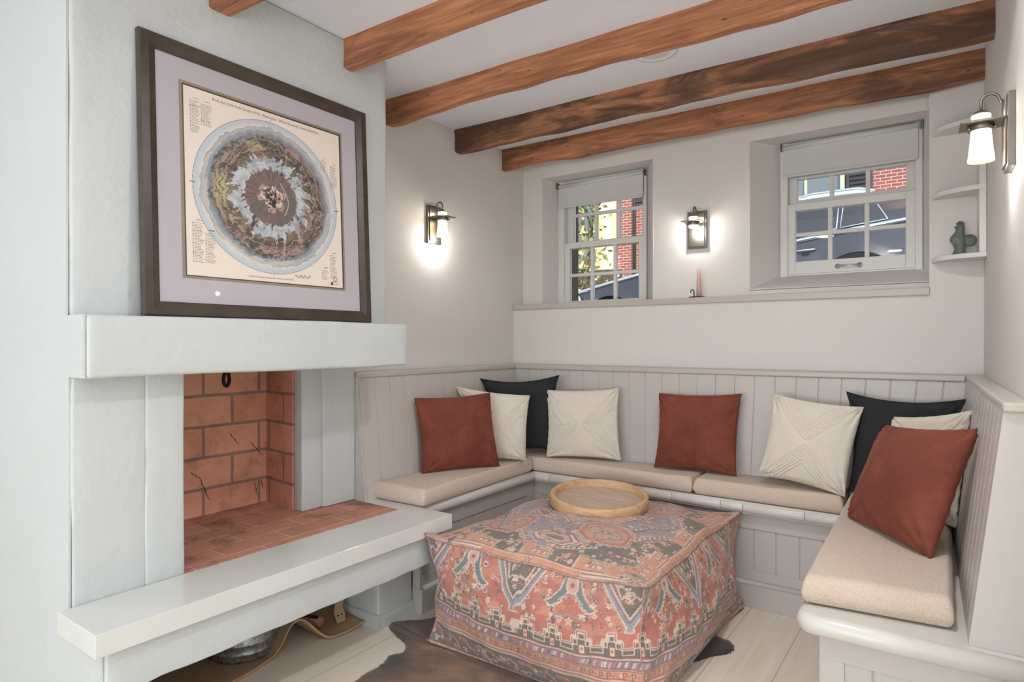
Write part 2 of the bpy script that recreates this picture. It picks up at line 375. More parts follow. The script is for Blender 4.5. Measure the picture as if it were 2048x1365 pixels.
# ------------------------------------------------------------ ceiling beams
def beam(y,x0,x1,zb,dep,mat,label,seed,skew=.045):
    r=np.random.default_rng(seed); n=90; xs=np.linspace(x0,x1,n)
    def wob(a,k):
        c=np.zeros(n)
        for i in range(1,k):
            c+=r.normal()*a/i**.7*np.sin(i*2.2*np.linspace(0,PI,n)+r.uniform(0,6))
        return c
    z1=CEIL+.03
    prof=[]; off=[wob(.0025,9) for _ in range(8)]; zz=[wob(.0035,10) for _ in range(8)]
    ch=.007; hgt=CEIL-zb
    base=[(0,z1),(0,CEIL-.01),(0,zb+hgt*.62),(0,zb+hgt*.3),(0,zb+ch),(ch*1.3,zb),(dep-ch,zb),(dep,zb+ch),(dep,CEIL-.01),(dep,z1)]
    P=np.zeros((n,len(base),3))
    for j,(dy,z) in enumerate(base):
        wy=off[min(j,7)] if 0<j<9 else 0; wz=(zz[4] if j in (4,5,6,7) else 0*zz[0])
        if j in(5,6): wz=zz[4]*1.0+zz[5]*.3
        P[:,j,0]=xs; P[:,j,1]=y+(xs-x0)*skew/2.2+dy+wy; P[:,j,2]=z+wz
    m=MB(); nb=len(base); v=P.reshape(-1,3); f=[]
    for i in range(n-1):
        for j in range(nb-1): f.append((i*nb+j,i*nb+j+1,(i+1)*nb+j+1,(i+1)*nb+j))
    f.append(tuple(range(nb))); f.append(tuple((n-1)*nb+k for k in range(nb))[::-1])
    m.add(v,f,False); 
    return m.build('ceiling_beam',mat,label=label,cat='wooden beam',group='reclaimed timber beams across the ceiling')
beam(.992,-1.806,3.0,2.09,.072,beam_m,'reclaimed beam end high above the picture frame, nearest the camera',11)
beam(1.495,-1.806,3.0,2.094,.045,beam_m,'reclaimed beam meeting the chimney right of the picture frame',12)
beam(1.985,-2.12,rx(2.0)+.01,2.098,.05,beam_m,'long reclaimed beam emerging from behind the chimney edge, next to the recessed light',13)
beam(2.472,-2.12,rx(2.5)+.01,2.087,.055,beamd_m,'darkest stained reclaimed beam, second from the window wall',14)
beam(2.885,-2.12,rx(2.9)+.01,2.087,.04,beamn_m,'reclaimed beam closest to the window wall',15)
# ------------------------------------------------------------ fireplace
fp=empty('fireplace',(-1.95,1.2,0),'white plaster fireplace with brick firebox, thick mantel and raised stone hearth','fireplace')
def rough_box(name,a,b,mat,parent,res=.03,amp=.0025,bev=.008,seed=1,wav=None,label=None):
    import bmesh
    bm=bmesh.new(); bmesh.ops.create_cube(bm,size=1.)
    a=np.array(a);b=np.array(b); c=(a+b)/2; d=np.abs(b-a)
    for v in bm.verts: v.co=Vector((v.co.x*d[0],v.co.y*d[1],v.co.z*d[2]))
    bmesh.ops.bevel(bm,geom=list(bm.edges),offset=bev,segments=3,affect='EDGES',profile=.5)
    for ax in range(3):
        n=int(d[ax]/res)
        for k in range(1,n):
            p=[0,0,0]; p[ax]=-d[ax]/2+d[ax]*k/n; no=[0,0,0]; no[ax]=1
            bmesh.ops.bisect_plane(bm,geom=bm.verts[:]+bm.edges[:]+bm.faces[:],plane_co=p,plane_no=no)
    from mathutils import noise
    for v in bm.verts:
        q=Vector((v.co.x+c[0],v.co.y+c[1],v.co.z+c[2]))*5+Vector((seed*3.1,0,0))
        nn=Vector((noise.noise(q),noise.noise(q+Vector((9,0,0))),noise.noise(q+Vector((0,9,0)))))
        nn2=noise.noise(q*5)
        k=v.co.copy()
        v.co+=nn*amp+Vector((1,0,0))*nn2*amp*.3
        if wav and k.z< -d[2]/2+.03: v.co.z+=noise.noise(q*2.2)*wav
    for f in bm.faces: f.smooth=True
    me=bpy.data.meshes.new(name); bm.to_mesh(me); bm.free(); me.materials.append(mat)
    o=bpy.data.objects.new(name,me); COL.objects.link(o)
    for v in me.vertices: v.co.z+=d[2]/2
    place(o,Vector((c[0],c[1],min(a[2],b[2]))),parent); tag(o,label); return o
rough_box('chimney_breast',(-2.45,.632,1.16),(-1.807,1.703,CEIL),plaster_m,fp,amp=.004,bev=.012,res=.04)
rough_box('mantel',(-2.47,.632,1.010),(-1.703,1.712,1.168),plaster_m,fp,amp=.003,bev=.010,seed=2)
rough_box('pier',(-2.46,.632,.36),(-1.79,.808,1.02),plaster_m,fp,amp=.003,bev=.006,seed=3)
rough_box('pier',(-2.34,.804,.434),(-1.788,.910,1.02),plaster_m,fp,amp=.002,bev=.006,seed=4)
rough_box('pier',(-2.112,1.500,.441),(-2.062,1.590,1.02),plaster_m,fp,amp=.0015,bev=.004,seed=5)
rough_box('pier',(-2.118,1.588,.441),(-2.045,1.748,1.02),plaster_m,fp,amp=.002,bev=.005,seed=6)
MB().box((-2.36,.85,.44),(-2.33,1.55,1.30)).build('firebox_back',fire_back_m,fp,origin=False)
MB().hexa([(-2.118,1.497,.44),(-2.118,1.62,.44),(-2.34,1.62,.44),(-2.34,1.522,.44),(-2.118,1.497,1.3),(-2.118,1.62,1.3),(-2.34,1.62,1.3),(-2.34,1.522,1.3)]).build('firebox_side',fire_side_m,fp,origin=False)
MB().box((-2.34,.83,1.28),(-2.1,1.6,1.33)).box((-2.118,.85,1.02),(-2.10,1.6,1.29)).build('firebox_throat',dark_m,fp)
MB().box((-2.345,.90,.40),(-1.7875,1.747,.4405)).build('brick_hearth',hearth_m,fp,origin=False,bevel=.002)
sl=MB(); sl.prism([(-1.571,.600,.386),(-1.787,.600,.386),(-1.787,1.747,.386),(-2.04,1.747,.386),(-2.04,1.817,.386),(-1.571,1.817,.386)],(0,0,.0545)); sl.build('hearth_slab',slab_m,fp,bevel=.002)
rough_box('hearth_apron',(-1.72,.632,.272),(-1.597,1.792,.386),plaster_m,fp,amp=.0022,bev=.006,seed=7,wav=.008)
MB().box((-2.34,.64,.30),(-1.72,1.79,.3995)).build('hearth_deck',plaster_m,fp)
rough_box('support_pier',(-2.46,.632,0),(-1.612,.73,.31),plaster_m,fp,seed=8,amp=.002,bev=.006)
rough_box('support_pier',(-2.33,1.655,0),(-1.803,1.838,.31),plaster_m,fp,seed=9,amp=.002,bev=.006)
MB().prism([(-1.803,1.648,0),(-1.792,1.648,0),(-1.792,1.648,.035),(-1.797,1.648,.05),(-1.803,1.648,.052)],(0,.195,0)).prism([(-2.33,1.655,0),(-2.33,1.643,0),(-2.33,1.643,.035),(-2.33,1.648,.05),(-2.33,1.655,.052)],(.538,0,0)).build('pier_skirting',plaster_m,fp)
MB().box((-2.40,.63,0),(-2.34,1.72,.44)).build('back_panel',plaster_m,fp)
MARKS=[((1.358,.744),(1.40,.69)),((1.447,.697),(1.506,.63)),((1.239,.589),(1.281,.489)),((1.467,.534),(1.479,.475)),((1.497,.533),(1.506,.494)),((1.205,.613),(1.239,.585))]
for (y0,z0),(y1,z1) in MARKS:
    n_=7; m=MB(); m.tube([(-2.3292,y0+(y1-y0)*k/n_+.002*math.sin(k*2.1),z0+(z1-z0)*k/n_) for k in range(n_+1)],[.0006]+[.0012,.0017,.0010,.0018,.0013,.0009]+[.0005],6); m.build('soot_mark',dark_m,fp,label='black soot scratch on the firebricks')
# damper ring hanging below the lintel
dm=MB(); dm.tube([(-2.09,1.197,1.2),(-2.09,1.202,1.05),(-2.09,1.207,.99)],[.005,.005,.007],10)
ring=[(-2.09,1.209+.011*math.sin(t),.968+.024*math.cos(t)) for t in np.linspace(0,2*PI,25)[:-1]]
dm.tube(ring,.006,10,closed=True); dm.build('damper_hook',iron_m,fp,label='black iron damper hook')
# ------------------------------------------------------------ built-in bench
SZ=.44
def grooves_poly(L,pitch,first,depth=.004,gw=.006,T=.016):
    """profile points (s,d): panel face at d=0 with V grooves, back at -T"""
    p=[(0,0)]; s=first
    while s<L-.01:
        p+=[(s-gw/2,0),(s-gw*.15,-depth),(s+gw*.15,-depth),(s+gw/2,0)]; s+=pitch
    p+=[(L,0),(L,-T),(0,-T)]; return p
def beadboard(name,p0,p1,b0,b1,mat,parent,pitch=.0875,first=.05,T=.014):
    """face spans top edge p0->p1 and bottom edge b0->b1"""
    p0,p1,b0,b1=map(Vector,(p0,p1,b0,b1)); L=(p1-p0).length
    nr=(p1-p0).cross(b0-p0).normalized()
    if nr.dot(Vector((0,0,1.1))-p0)<0: nr=-nr
    prof=grooves_poly(L,pitch,first,T=T); m=MB(); n=len(prof); V=[]
    for (a,b) in ((b0,b1),(p0,p1)):
        for s,d in prof: V.append(a+(b-a)*(s/L)+nr*d)
    F=[tuple(range(n)),tuple(range(n,2*n))[::-1]]+[(i,(i+1)%n,n+(i+1)%n,n+i) for i in range(n)]
    m.add(V,F); return m.build(name,mat,parent,origin=True)
def nose(path_a,path_b,cuts,parent,r=.0245):
    """bullnose roll along a straight run with fine joints"""
    a,b=Vector(path_a),Vector(path_b); L=(b-a).length; d=(b-a)/L; cs=[0]+list(cuts)+[L]; m=MB()
    for s,e in zip(cs[:-1],cs[1:]):
        g=.0008; pts=[a+d*(s+g),a+d*(s+.0025),a+d*(e-.0025),a+d*(e-g)]
        m.tube(pts,[r*.965,r,r,r*.965],20)
    return m.build('bullnose_edge',seatwood_m,parent)
# left section
bl=empty('built_in_bench',(-1.9,2.3,0),'painted corner bench section running from the stone hearth to the window wall','bench','painted built-in bench sections')
MB().box((-2.0,1.818,.392),(-1.755,2.60,.44)).build('seat_board',seatwood_m,bl,bevel=.001)
nose((-1.757,1.819,.4155),(-1.757,2.668,.4155),[.035],bl)
def face_frame(bl,o,d,L,nr,zt,panel0,panel1,mat):
    o=Vector(o);d=Vector(d);nr=Vector(nr)
    def bx(m,s0,s1,z0,z1,t0,t1):
        a=o+d*s0+nr*t0;b=o+d*s1+nr*t0;c=o+d*s1+nr*t1;e=o+d*s0+nr*t1
        m.hexa([(a.x,a.y,z0),(b.x,b.y,z0),(c.x,c.y,z0),(e.x,e.y,z0),(a.x,a.y,z1),(b.x,b.y,z1),(c.x,c.y,z1),(e.x,e.y,z1)])
    m=MB(); bx(m,0,L,.322,zt,-.02,0); bx(m,0,L,.09,.150,-.02,0)
    if panel0>0: bx(m,0,panel0,.150,.322,-.02,0)
    if panel1<L: bx(m,panel1,L,.150,.322,-.02,0)
    m.build('face_frame',mat,bl,bevel=.0012)
    a=o+d*panel0-nr*.006; b=o+d*panel1-nr*.006
    beadboard('recessed_panel',(a.x,a.y,.325),(b.x,b.y,.325),(a.x,a.y,.148),(b.x,b.y,.148),mat,bl,pitch=.0885,first=.06,T=.012)
    m=MB(); bx(m,-.004,L,0,.098,0,.014); m.build('skirting',mat,bl,bevel=.002)
    m=MB(); p0=o+nr*.006; p1=o+d*L+nr*.006; m.tube([(p0.x,p0.y,.100),(p1.x,p1.y,.100)],.011,14); m.build('skirting_bead',mat,bl)
face_frame(bl,(-1.767,1.86,0),(0,1,0),.832,(1,0,0),.40,.0,.76,panel_m)
MB().box((-1.81,1.845,0),(-1.768,1.8595,.39)).box((-1.812,1.843,0),(-1.754,1.859,.098)).build('end_stile',panel_m,bl,bevel=.001)
beadboard('backrest',(-2.045,1.752,.955),(-2.045,2.908,.955),(-1.985,1.752,.44),(-1.985,2.868,.44),panel_m,bl,first=.013,pitch=.0875)
MB().hexa([(-2.119,1.7485,.44),(-1.985,1.7485,.44),(-1.985,1.7515,.44),(-2.119,1.7515,.44),(-2.119,1.7485,.95),(-2.045,1.7485,.95),(-2.045,1.7515,.95),(-2.119,1.7515,.95)]).build('end_scribe',panel_m,bl)
MB().box((-2.119,1.753,.948),(-2.034,2.999,.972)).build('cap_rail',rail_m,bl,bevel=.006,seg=3)
# back section
bb=empty('built_in_bench',(-1.0,2.8,0),'painted bench section under the window wall between the two corners','bench','painted built-in bench sections')
MB().box((-1.755,2.655,.392),(-.22,2.90,.44)).build('seat_board',seatwood_m,bb,bevel=.001)
nose((-1.757,2.668,.4155),(-.30,2.668,.4155),[.10,.6,.735,.95,1.04,1.275],bb)
face_frame(bb,(-1.769,2.692,0),(1,0,0),1.50,(0,-1,0),.40,.05,1.48,panel_m)
beadboard('backrest',(-2.05,2.905,.955),(.031,2.905,.955),(-1.99,2.865,.44),(-.02,2.865,.44),panel_m,bb,first=.013,pitch=.087)
MB().box((-2.0335,2.895,.948),(.03,2.999,.972)).build('cap_rail',rail_m,bb,bevel=.006,seg=3)
# right section
br=empty('built_in_bench',(-.1,2.2,0),'painted bench section with its end facing the camera by the right wall','bench','painted built-in bench sections')
yN=1.66
m=MB(); m.prism([(-.300,yN,.392),(rx(yN),yN,.392),(rx(2.9),2.9,.392),(-.335,2.9,.392)],(0,0,.048)); m.build('seat_board',seatwood_m,br,bevel=.001)
nm=MB(); nm.tube([(-.335,2.64,.4155),(-.3005,1.70,.4155),(-.298,yN+.012,.4155),(-.290,yN+.003,.4155),(-.278,yN,.4155),(.14,yN,.4155)],.0245,20); nm.build('bullnose_edge',seatwood_m,br)
face_frame(br,(-.275,yN+.035,0),(1,0,0),.40,(0,-1,0),.40,.055,.40,panel_m)
MB().prism([(-.274,yN+.036,0),(-.262,yN+.036,0),(-.298,2.69,0),(-.31,2.69,0)],(0,0,.40)).build('inner_face',panel_m,br)
tz,bz=.955,.44
beadboard('backrest',(cx(1.683),1.683,tz),(cx(2.9),2.9,tz),(.022,1.683,bz),(-.02,2.87,bz),panel_m,br,first=.06,pitch=.0875)
m=MB(); ye=1.683
m.prism([(.0235,ye,.4405),(rx(ye),ye,.4405),(rx(ye),ye,.955),(cx(ye)+.004,ye,.955)],(0,.012,0)); m.build('end_panel',panel_m,br)
m=MB(); m.prism([(cx(ye)-.002,ye-.010,.950),(rx(ye),ye-.010,.950),(rx(2.999),2.999,.950),(.031,2.9,.950)],(0,0,.022)); m.build('cap_rail',rail_m,br,bevel=.006,seg=3)
# ------------------------------------------------------------ bench cushions
def cushion(c4,z0,th,label,seed,name='bench_cushion'):
    """soft slab from 4 plan corners (ccw)"""
    from mathutils import noise
    n,mm=46,26; A,B,C_,D=[np.array(p,float) for p in c4]; R=np.linspace(-1,1,n); Q=np.linspace(-1,1,mm)
    def se(u,k): return np.sign(u)*np.abs(u)**k
    top=np.zeros((n,mm,3)); bot=np.zeros((n,mm,3))
    w=np.linalg.norm(B-A); d=np.linalg.norm(D-A); rr=.014
    def lens(t,L): # distance from edge
        return (1-abs(t))*L/2
    R=np.sin(R*PI/2)**1; Q=np.sin(Q*PI/2)
    for i,u in enumerate(R):
        for j,v in enumerate(Q):
            s,t=(u+1)/2,(v+1)/2
            p=(A*(1-s)+B*s)*(1-t)+(D*(1-s)+C_*s)*t
            e1=min(1,lens(u,w)/rr); e2=min(1,lens(v,d)/rr)
            f=math.sqrt(max(0,1-(1-e1)**2))*math.sqrt(max(0,1-(1-e2)**2))
            nz=noise.noise(Vector((p[0]*6,p[1]*6,seed)))*.004+noise.noise(Vector((p[0]*22,p[1]*22,seed)))*.0015
            ed=noise.noise(Vector((p[0]*14,p[1]*14,seed+5)))*.003*(1-min(e1,e2))
            top[i,j]=(p[0]+ed,p[1]+ed,z0+th*.42+(th*.58+nz+.006*e1*e2)*f); bot[i,j]=(p[0]+ed,p[1]+ed,z0+th*.42-(th*.42)*f)
    m=MB(); v=np.concatenate([top.reshape(-1,3),bot.reshape(-1,3)]); F=[]
    N=n*mm
    for i in range(n-1):
        for j in range(mm-1):
            a=i*mm+j; F.append((a,a+mm,a+mm+1,a+1)); F.append((N+a,N+a+1,N+a+mm+1,N+a+mm))
    o=len(m.v); m.add(v,F,True)
    ob=m.build(name,linen_m,label=label,cat='seat cushion',group='oatmeal linen bench cushions',fixn=False)
    import bmesh
    bm=bmesh.new(); bm.from_mesh(ob.data); bmesh.ops.remove_doubles(bm,verts=bm.verts,dist=.0004); bmesh.ops.recalc_face_normals(bm,faces=bm.faces); bm.to_mesh(ob.data); bm.free()
    # piped lower seam of the near edge
    return ob
SCu=.442
cushion([(-2.0,1.800),(-1.715,1.812),(-1.752,2.655),(-1.99,2.655)],SCu,.062,'oatmeal linen seat cushion on the bench beside the stone hearth',1)
cushion([(-1.975,2.662),(-.932,2.655),(-.932,2.86),(-1.98,2.86)],SCu,.062,'long oatmeal seat cushion under the narrow window, left of the seam',2)
cushion([(-.928,2.655),(-.35,2.655),(-.35,2.86),(-.928,2.86)],SCu,.062,'oatmeal seat cushion right of the seam, under the leaning cream pillow',3)
cushion([(-.318,1.70),(-.003,1.735),(-.015,2.86),(-.345,2.86)],SCu,.064,'oatmeal seat cushion nearest the camera, under the big rust pillow',4)
# ------------------------------------------------------------ scatter pillows
def chev_x(s,t):   # two facing chevron stacks left/right
    a=np.abs(s); q=a-np.abs(t)*.92
    k=(q-.0)/.085; on=(q>.0)&(q<.51)&(a>.06)
    return np.where(on,np.maximum(0,1-np.abs((k%1)-.5)*3.2),0)
def pillow(name,q,th,mat,label,group,relief=None,rot=False,seed=0,flange=0,pin=.06):
    from mathutils import noise
    n=151 if relief is not None else 61
    bl_,br_,tr_,tl_=[np.array(p,float) for p in q]
    u=np.linspace(-1,1,n); U,V=np.meshgrid(u,u,indexing='ij')
    # edges pull inwards between the corners
    Uw=U*(1-pin*(1-V**2)**1.0*np.abs(U)**2); Vw=V*(1-pin*(1-U**2)*np.abs(V)**2)
    s=(Uw+1)/2;t=(Vw+1)/2
    P=((1-s)*(1-t))[...,None]*bl_+(s*(1-t))[...,None]*br_+(s*t)[...,None]*tr_+((1-s)*t)[...,None]*tl_
    nv=np.cross(br_-bl_,tl_-bl_); nv/=np.linalg.norm(nv)
    if nv@(np.array([0,0,1.1])-bl_)<0: nv=-nv
    fl=1-flange
    uu=np.clip(np.abs(U)/fl,0,1); vv=np.clip(np.abs(V)/fl,0,1)
    prof=((1-uu**2.6)*(1-vv**2.6)); prof=np.clip(prof,0,1)**.52
    wr=np.zeros((n,n)); w2=np.zeros((n,n))
    for i in range(n):
        for j in range(n):
            a=Vector((P[i,j,0]*9+seed*7,P[i,j,1]*9,P[i,j,2]*9)); wr[i,j]=noise.noise(a); w2[i,j]=noise.noise(a*2.7+Vector((3,3,3)))
    edge=np.clip((np.maximum(np.abs(U),np.abs(V))-.55)/.45,0,1)
    # radial puckers running in from the corners
    ang=np.arctan2(1-np.abs(V),1-np.abs(U)+1e-6); rad=np.hypot(1-np.abs(U),1-np.abs(V))
    puck=np.cos(ang*13+seed)*np.exp(-rad*3.2)*.010*np.clip(rad*8,0,1)
    h=prof*th/2+wr*.009*prof+w2*.0022*edge*prof**.3+puck
    ripple=(np.sin(U*23+seed)+np.sin(V*27+seed*2))*.0022*edge**3
    if relief is not None:
        rl=chev_x(V,U) if rot else chev_x(U,V); h2=h+rl*.0055*np.clip(prof*3,0,1)
    else: h2=h
    F=P+nv*(h2[...,None])+nv*(ripple+flange*wr*.05*edge)[...,None]; B=P-nv*(h*.85)[...,None]+nv*(ripple+flange*wr*.05*edge)[...,None]
    lift=np.zeros(3); 
    if flange: 
        F=F+nv*.0015; B=B-nv*.0015
    else:
        m_=(np.maximum(np.abs(U),np.abs(V))>=.999); B[m_]=F[m_]
    m=MB(); v=np.concatenate([F.reshape(-1,3),B.reshape(-1,3)]); fs=[]; N=n*n
    for i in range(n-1):
        for j in range(n-1):
            a=i*n+j; fs.append((a,a+n,a+n+1,a+1)); fs.append((N+a,N+a+1,N+a+n+1,N+a+n))
    if flange:
        per=[(i,0) for i in range(n)]+[(n-1,j) for j in range(1,n)]+[(i,n-1) for i in range(n-2,-1,-1)]+[(0,j) for j in range(n-2,0,-1)]
        for a,b in zip(per,per[1:]+per[:1]):
            x=a[0]*n+a[1];y=b[0]*n+b[1]; fs.append((x,y,N+y,N+x))
    m.add(v,fs,True)
    ob=m.build(name,mat,label=label,cat='pillow',group=group,fixn=False)
    import bmesh
    bm=bmesh.new(); bm.from_mesh(ob.data); bmesh.ops.remove_doubles(bm,verts=bm.verts,dist=.0002); bmesh.ops.recalc_face_normals(bm,faces=bm.faces); bm.to_mesh(ob.data); bm.free()
    return ob
Q={'P1': [(-1.949, 2.045, 0.507), (-1.761, 2.384, 0.507), (-1.827, 2.393, 0.857), (-2.005, 2.057, 0.845)],
'P2': [(-1.92, 2.4, 0.52), (-1.716, 2.534, 0.515), (-1.718, 2.573, 0.835), (-2.03, 2.372, 0.879)],
'P3': [(-1.93, 2.6, 0.51), (-1.682, 2.76, 0.53), (-1.681, 2.793, 0.928), (-2.035, 2.572, 0.909)],
'P4': [(-1.7, 2.696, 0.512), (-1.33, 2.79, 0.52), (-1.361, 2.832, 0.872), (-1.727, 2.739, 0.852)],
'P5': [(-1.145, 2.758, 0.515), (-0.777, 2.783, 0.515), (-0.773, 2.846, 0.87), (-1.147, 2.818, 0.858)],
'P6': [(-0.666, 2.697, 0.55), (-0.345, 2.679, 0.507), (-0.288, 2.738, 0.849), (-0.618, 2.754, 0.883)],
'P7': [(-0.347, 2.759, 0.51), (-0.03, 2.74, 0.51), (0.033, 2.777, 0.895), (-0.357, 2.801, 0.903)],
'P8': [(-0.2, 2.60, 0.51), (0.0, 2.42, 0.51), (0.040, 2.446, 0.885), (-0.185, 2.633, 0.83)],
'P9': [(-0.297, 2.366, 0.507), (-0.057, 2.037, 0.507), (0.048, 2.072, 0.871), (-0.185, 2.37, 0.829)]}
gR='rust velvet scatter pillows'; gC='cream corded scatter pillows'; gB='black linen scatter pillows'
pillow('scatter_pillow',Q['P3'],.085,black_m,'black linen pillow standing in the left corner of the bench',gB,seed=3,flange=.07,pin=.14)
pillow('scatter_pillow',Q['P2'],.085,cream_m,'cream corded pillow half hidden behind the leftmost rust pillow',gC,relief=1,seed=2)
pillow('scatter_pillow',Q['P1'],.115,velvet_m,'rust velvet pillow leftmost of the three, on the hearth-side cushion',gR,seed=1)
pillow('scatter_pillow',Q['P4'],.095,cream_m,'cream corded pillow facing forward below the narrow window, in front of the black corner pillow',gC,relief=1,seed=4)
pillow('scatter_pillow',Q['P5'],.10,velvet_m,'rust velvet pillow standing alone in the middle of the back bench',gR,seed=5)
pillow('scatter_pillow',Q['P6'],.10,cream_m,'cream corded pillow tilted on one corner, right of the middle rust pillow',gC,relief=1,rot=True,seed=6)
pillow('scatter_pillow',Q['P7'],.08,black_m,'black linen pillow in the right corner behind other pillows',gB,seed=7,flange=.07,pin=.14)
pillow('scatter_pillow',Q['P8'],.085,cream_m,'cream corded pillow almost hidden behind the nearest rust pillow',gC,relief=1,seed=8)
pillow('scatter_pillow',Q['P9'],.13,velvet_m,'large rust velvet pillow nearest the camera, leaning on the right backrest',gR,seed=9)
# ------------------------------------------------------------ wall sconces
def sconce(org,out,side,label,shade=True,power=1.15):
    """org: centre of plate at wall, out: unit normal, side: unit along wall"""
    O=Vector(org); n=Vector(out); s=Vector(side); z=Vector((0,0,1))
    root=empty('wall_sconce',O,label,'wall lamp','nickel wall sconces')
    def P(a,b,c): return tuple(O+n*a+s*b+z*c)
    def bx(m,a0,a1,b0,b1,c0,c1):
        m.hexa([P(a0,b0,c0),P(a1,b0,c0),P(a1,b1,c0),P(a0,b1,c0),P(a0,b0,c1),P(a1,b0,c1),P(a1,b1,c1),P(a0,b1,c1)])
    m=MB(); bx(m,0,.016,-.048,.048,-.093,.093); bx(m,.016,.021,-.040,.040,-.085,.085); m.build('back_plate',nickel_m,root,bevel=.0012)
    R=.066
    m=MB(); bx(m,.016,.112,-.047,.047,.030,.0345); m.build('bracket_plate',nickel_m,root,bevel=.0008)
    T=Matrix.Identity(3)
    m=MB(); m.lathe([(.0285,.030),(.0295,.024),(.0285,.016),(.0255,.014),(.0235,.016)],P(R,0,0),28)
    for a in (.6,2.7,4.8): m.tube([P(R+.028*math.cos(a),.028*math.sin(a),.020),P(R+.036*math.cos(a),.036*math.sin(a),.020)],.0028,8)
    m.build('collar',nickel_m,root)
    m=MB(); m.lathe([(.0,.066),(.012,.066),(.016,.062),(.0175,.057),(.0175,.055)],P(R,0,0),24)
    m.build('top_cap',nickel_m,root)
    m=MB(); pts=[]
    for k in range(19):
        t=PI*k/18; pts.append(P(R/2+.014-math.cos(t)*(R/2-.014)*1.0,0,.088+.020*math.sin(t)))
    pts=[P(.018,0,.080)]+pts+[P(R,0,.066)]
    m.tube(pts,.0038,10); m.build('curved_arm',nickel_m,root)
    m=MB(); m.lathe([(.0205,.034),(.0208,.056),(.0175,.0575)],P(R,0,0),28); m.build('glass_neck',shade_m,root,label='glowing glass neck')
    if shade:
        m=MB(); m.lathe([(.0215,.016),(.0222,.005),(.0255,-.03),(.0285,-.058),(.0288,-.064),(.0270,-.0645),(.024,-.03),(.0205,.005),(.0200,.016)],P(R,0,0),32); m.build('glass_shade',shade_m,root,label='flared seeded glass shade, lit')
    else:
        m=MB(); m.lathe([(.0225,.014),(.0215,.004),(.0,.002)],P(R,0,0),28); m.build('lamp_face',bulb_m,root,label='bright lamp face')
    m=MB(); m.lathe([(.0,.030),(.008,.026),(.010,.012),(.011,.0),(.007,-.012),(.0,-.016)],P(R,0,0),16); 
    if shade: m.build('bulb',bulb_m,root)
    def light(nm,pos,e,rad=.014,col=(1,.965,.91)):
        L=bpy.data.lights.new(nm,'POINT'); L.energy=e; L.shadow_soft_size=rad; L.color=col
        lo=bpy.data.objects.new(nm,L); COL.objects.link(lo); lo.parent=root; lo.location=Vector(pos)-O
    light('lamp_light',P(R,0,-.085 if shade else -.012),power,.012); light('lamp_light',P(R,0,.048),power*.5,.012)
    return root
sconce((-2.12,2.302,1.679),(1,0,0),(0,1,0),'nickel wall sconce with lit glass shade on the left wall beside the chimney')
sconce((-1.057,3.10,1.660),(0,-1,0),(1,0,0),'nickel wall sconce between the two windows, without a flared shade',shade=False,power=.85)
yr=2.03; nn=Vector((-1,-.033,0)).normalized()
sconce((rx(yr)+.0,yr,1.632),tuple(nn),(-.033*-1,-1,0),'nickel wall sconce with lit glass shade on the right wall near the shelves',power=.75)
# ------------------------------------------------------------ corner shelf with rooster
cs=empty('corner_shelf',(0,2.95,1.40),'white quarter-round corner shelves at the right end of the window wall','shelf')
def qshelf(z):
    pts=[(-.082,2.9995),(rx(3)-.001,2.9995),(rx(2.86),2.862)]
    for k in range(1,15):
        t=k/14*PI/2; pts.append((rx(2.86)-(.165)*math.sin(t)**1.0, 2.985-(.123)*math.cos(t)))
    m=MB(); m.prism([(x,y,z) for x,y in pts],(0,0,.018)); m.build('shelf_board',sash_m,cs,bevel=.002)
for z in (1.412,1.662,1.912): qshelf(z)
m=MB(); m.prism([(rx(2.86)-.022,2.863,1.43),(rx(2.86)-.001,2.863,1.43),(rx(3)-.001,2.999,1.43),(rx(3)-.022,2.999,1.43)],(0,0,.484)); m.build('side_panel',sash_m,cs,bevel=.001)
rs_m=simple('verdigris_cast_metal',(112,120,108),.6,.3,bscale=60,bstr=.6,bdist=.004,var=.3,vscale=40)
rt=empty('rooster_figurine',(.01,2.93,1.43),'small grey-green cast rooster standing on the lowest corner shelf','figurine')
ry=2.93; m=MB()
body=[(-.004,1.433,.020,.016),(-.002,1.445,.0185,.014),(0,1.456,.017,.013),(-.002,1.470,.020,.016),(-.006,1.486,.026,.018),(-.006,1.500,.024,.017),(-.002,1.515,.017,.013),(.002,1.528,.013,.011),(.004,1.540,.0115,.010),(.004,1.548,.008,.007)]
V=[];F=[];nk=16
for bx_,z,a,b in body:
    for k in range(nk):
        t=2*PI*k/nk; V.append((bx_+.012+a*math.cos(t),ry+b*math.sin(t),z))
for i in range(len(body)-1):
    for k in range(nk): F.append((i*nk+k,i*nk+(k+1)%nk,(i+1)*nk+(k+1)%nk,(i+1)*nk+k))
F.append(tuple(range(nk))); F.append(tuple((len(body)-1)*nk+k for k in range(nk)))
m.add(V,F,True); m.build('body',rs_m,rt)
m=MB(); m.lathe([(.0,-.008),(.016,-.007),(.0225,-.002),(.0225,.003),(.014,.008),(0,.009)],(.042,ry,1.484),20,'y'); m.build('tail',rs_m,rt)
m=MB()
for dx,dz,r in ((-.004,.0,.0045),(.002,.004,.0055),(.009,.0045,.005),(.015,.0,.0045)): m.lathe([(0,-.004),(r,-.003),(r,.003),(0,.004)],(.008+dx,ry,1.550+dz),12,'y')
m.build('comb',rs_m,rt)
m=MB(); m.prism([(.004,ry-.003,1.546),(.004,ry-.003,1.538),(-.008,ry-.003,1.538)],(0,.006,0)); m.lathe([(0,-.003),(.005,-.002),(.005,.002),(0,.003)],(0.001,ry,1.533),12,'y'); m.build('beak',rs_m,rt)
m=MB(); m.lathe([(0,0),(.026,0),(.027,.004),(.022,.008),(0,.009)],(.012,ry-.002,1.4305),24); m.build('base',rs_m,rt)
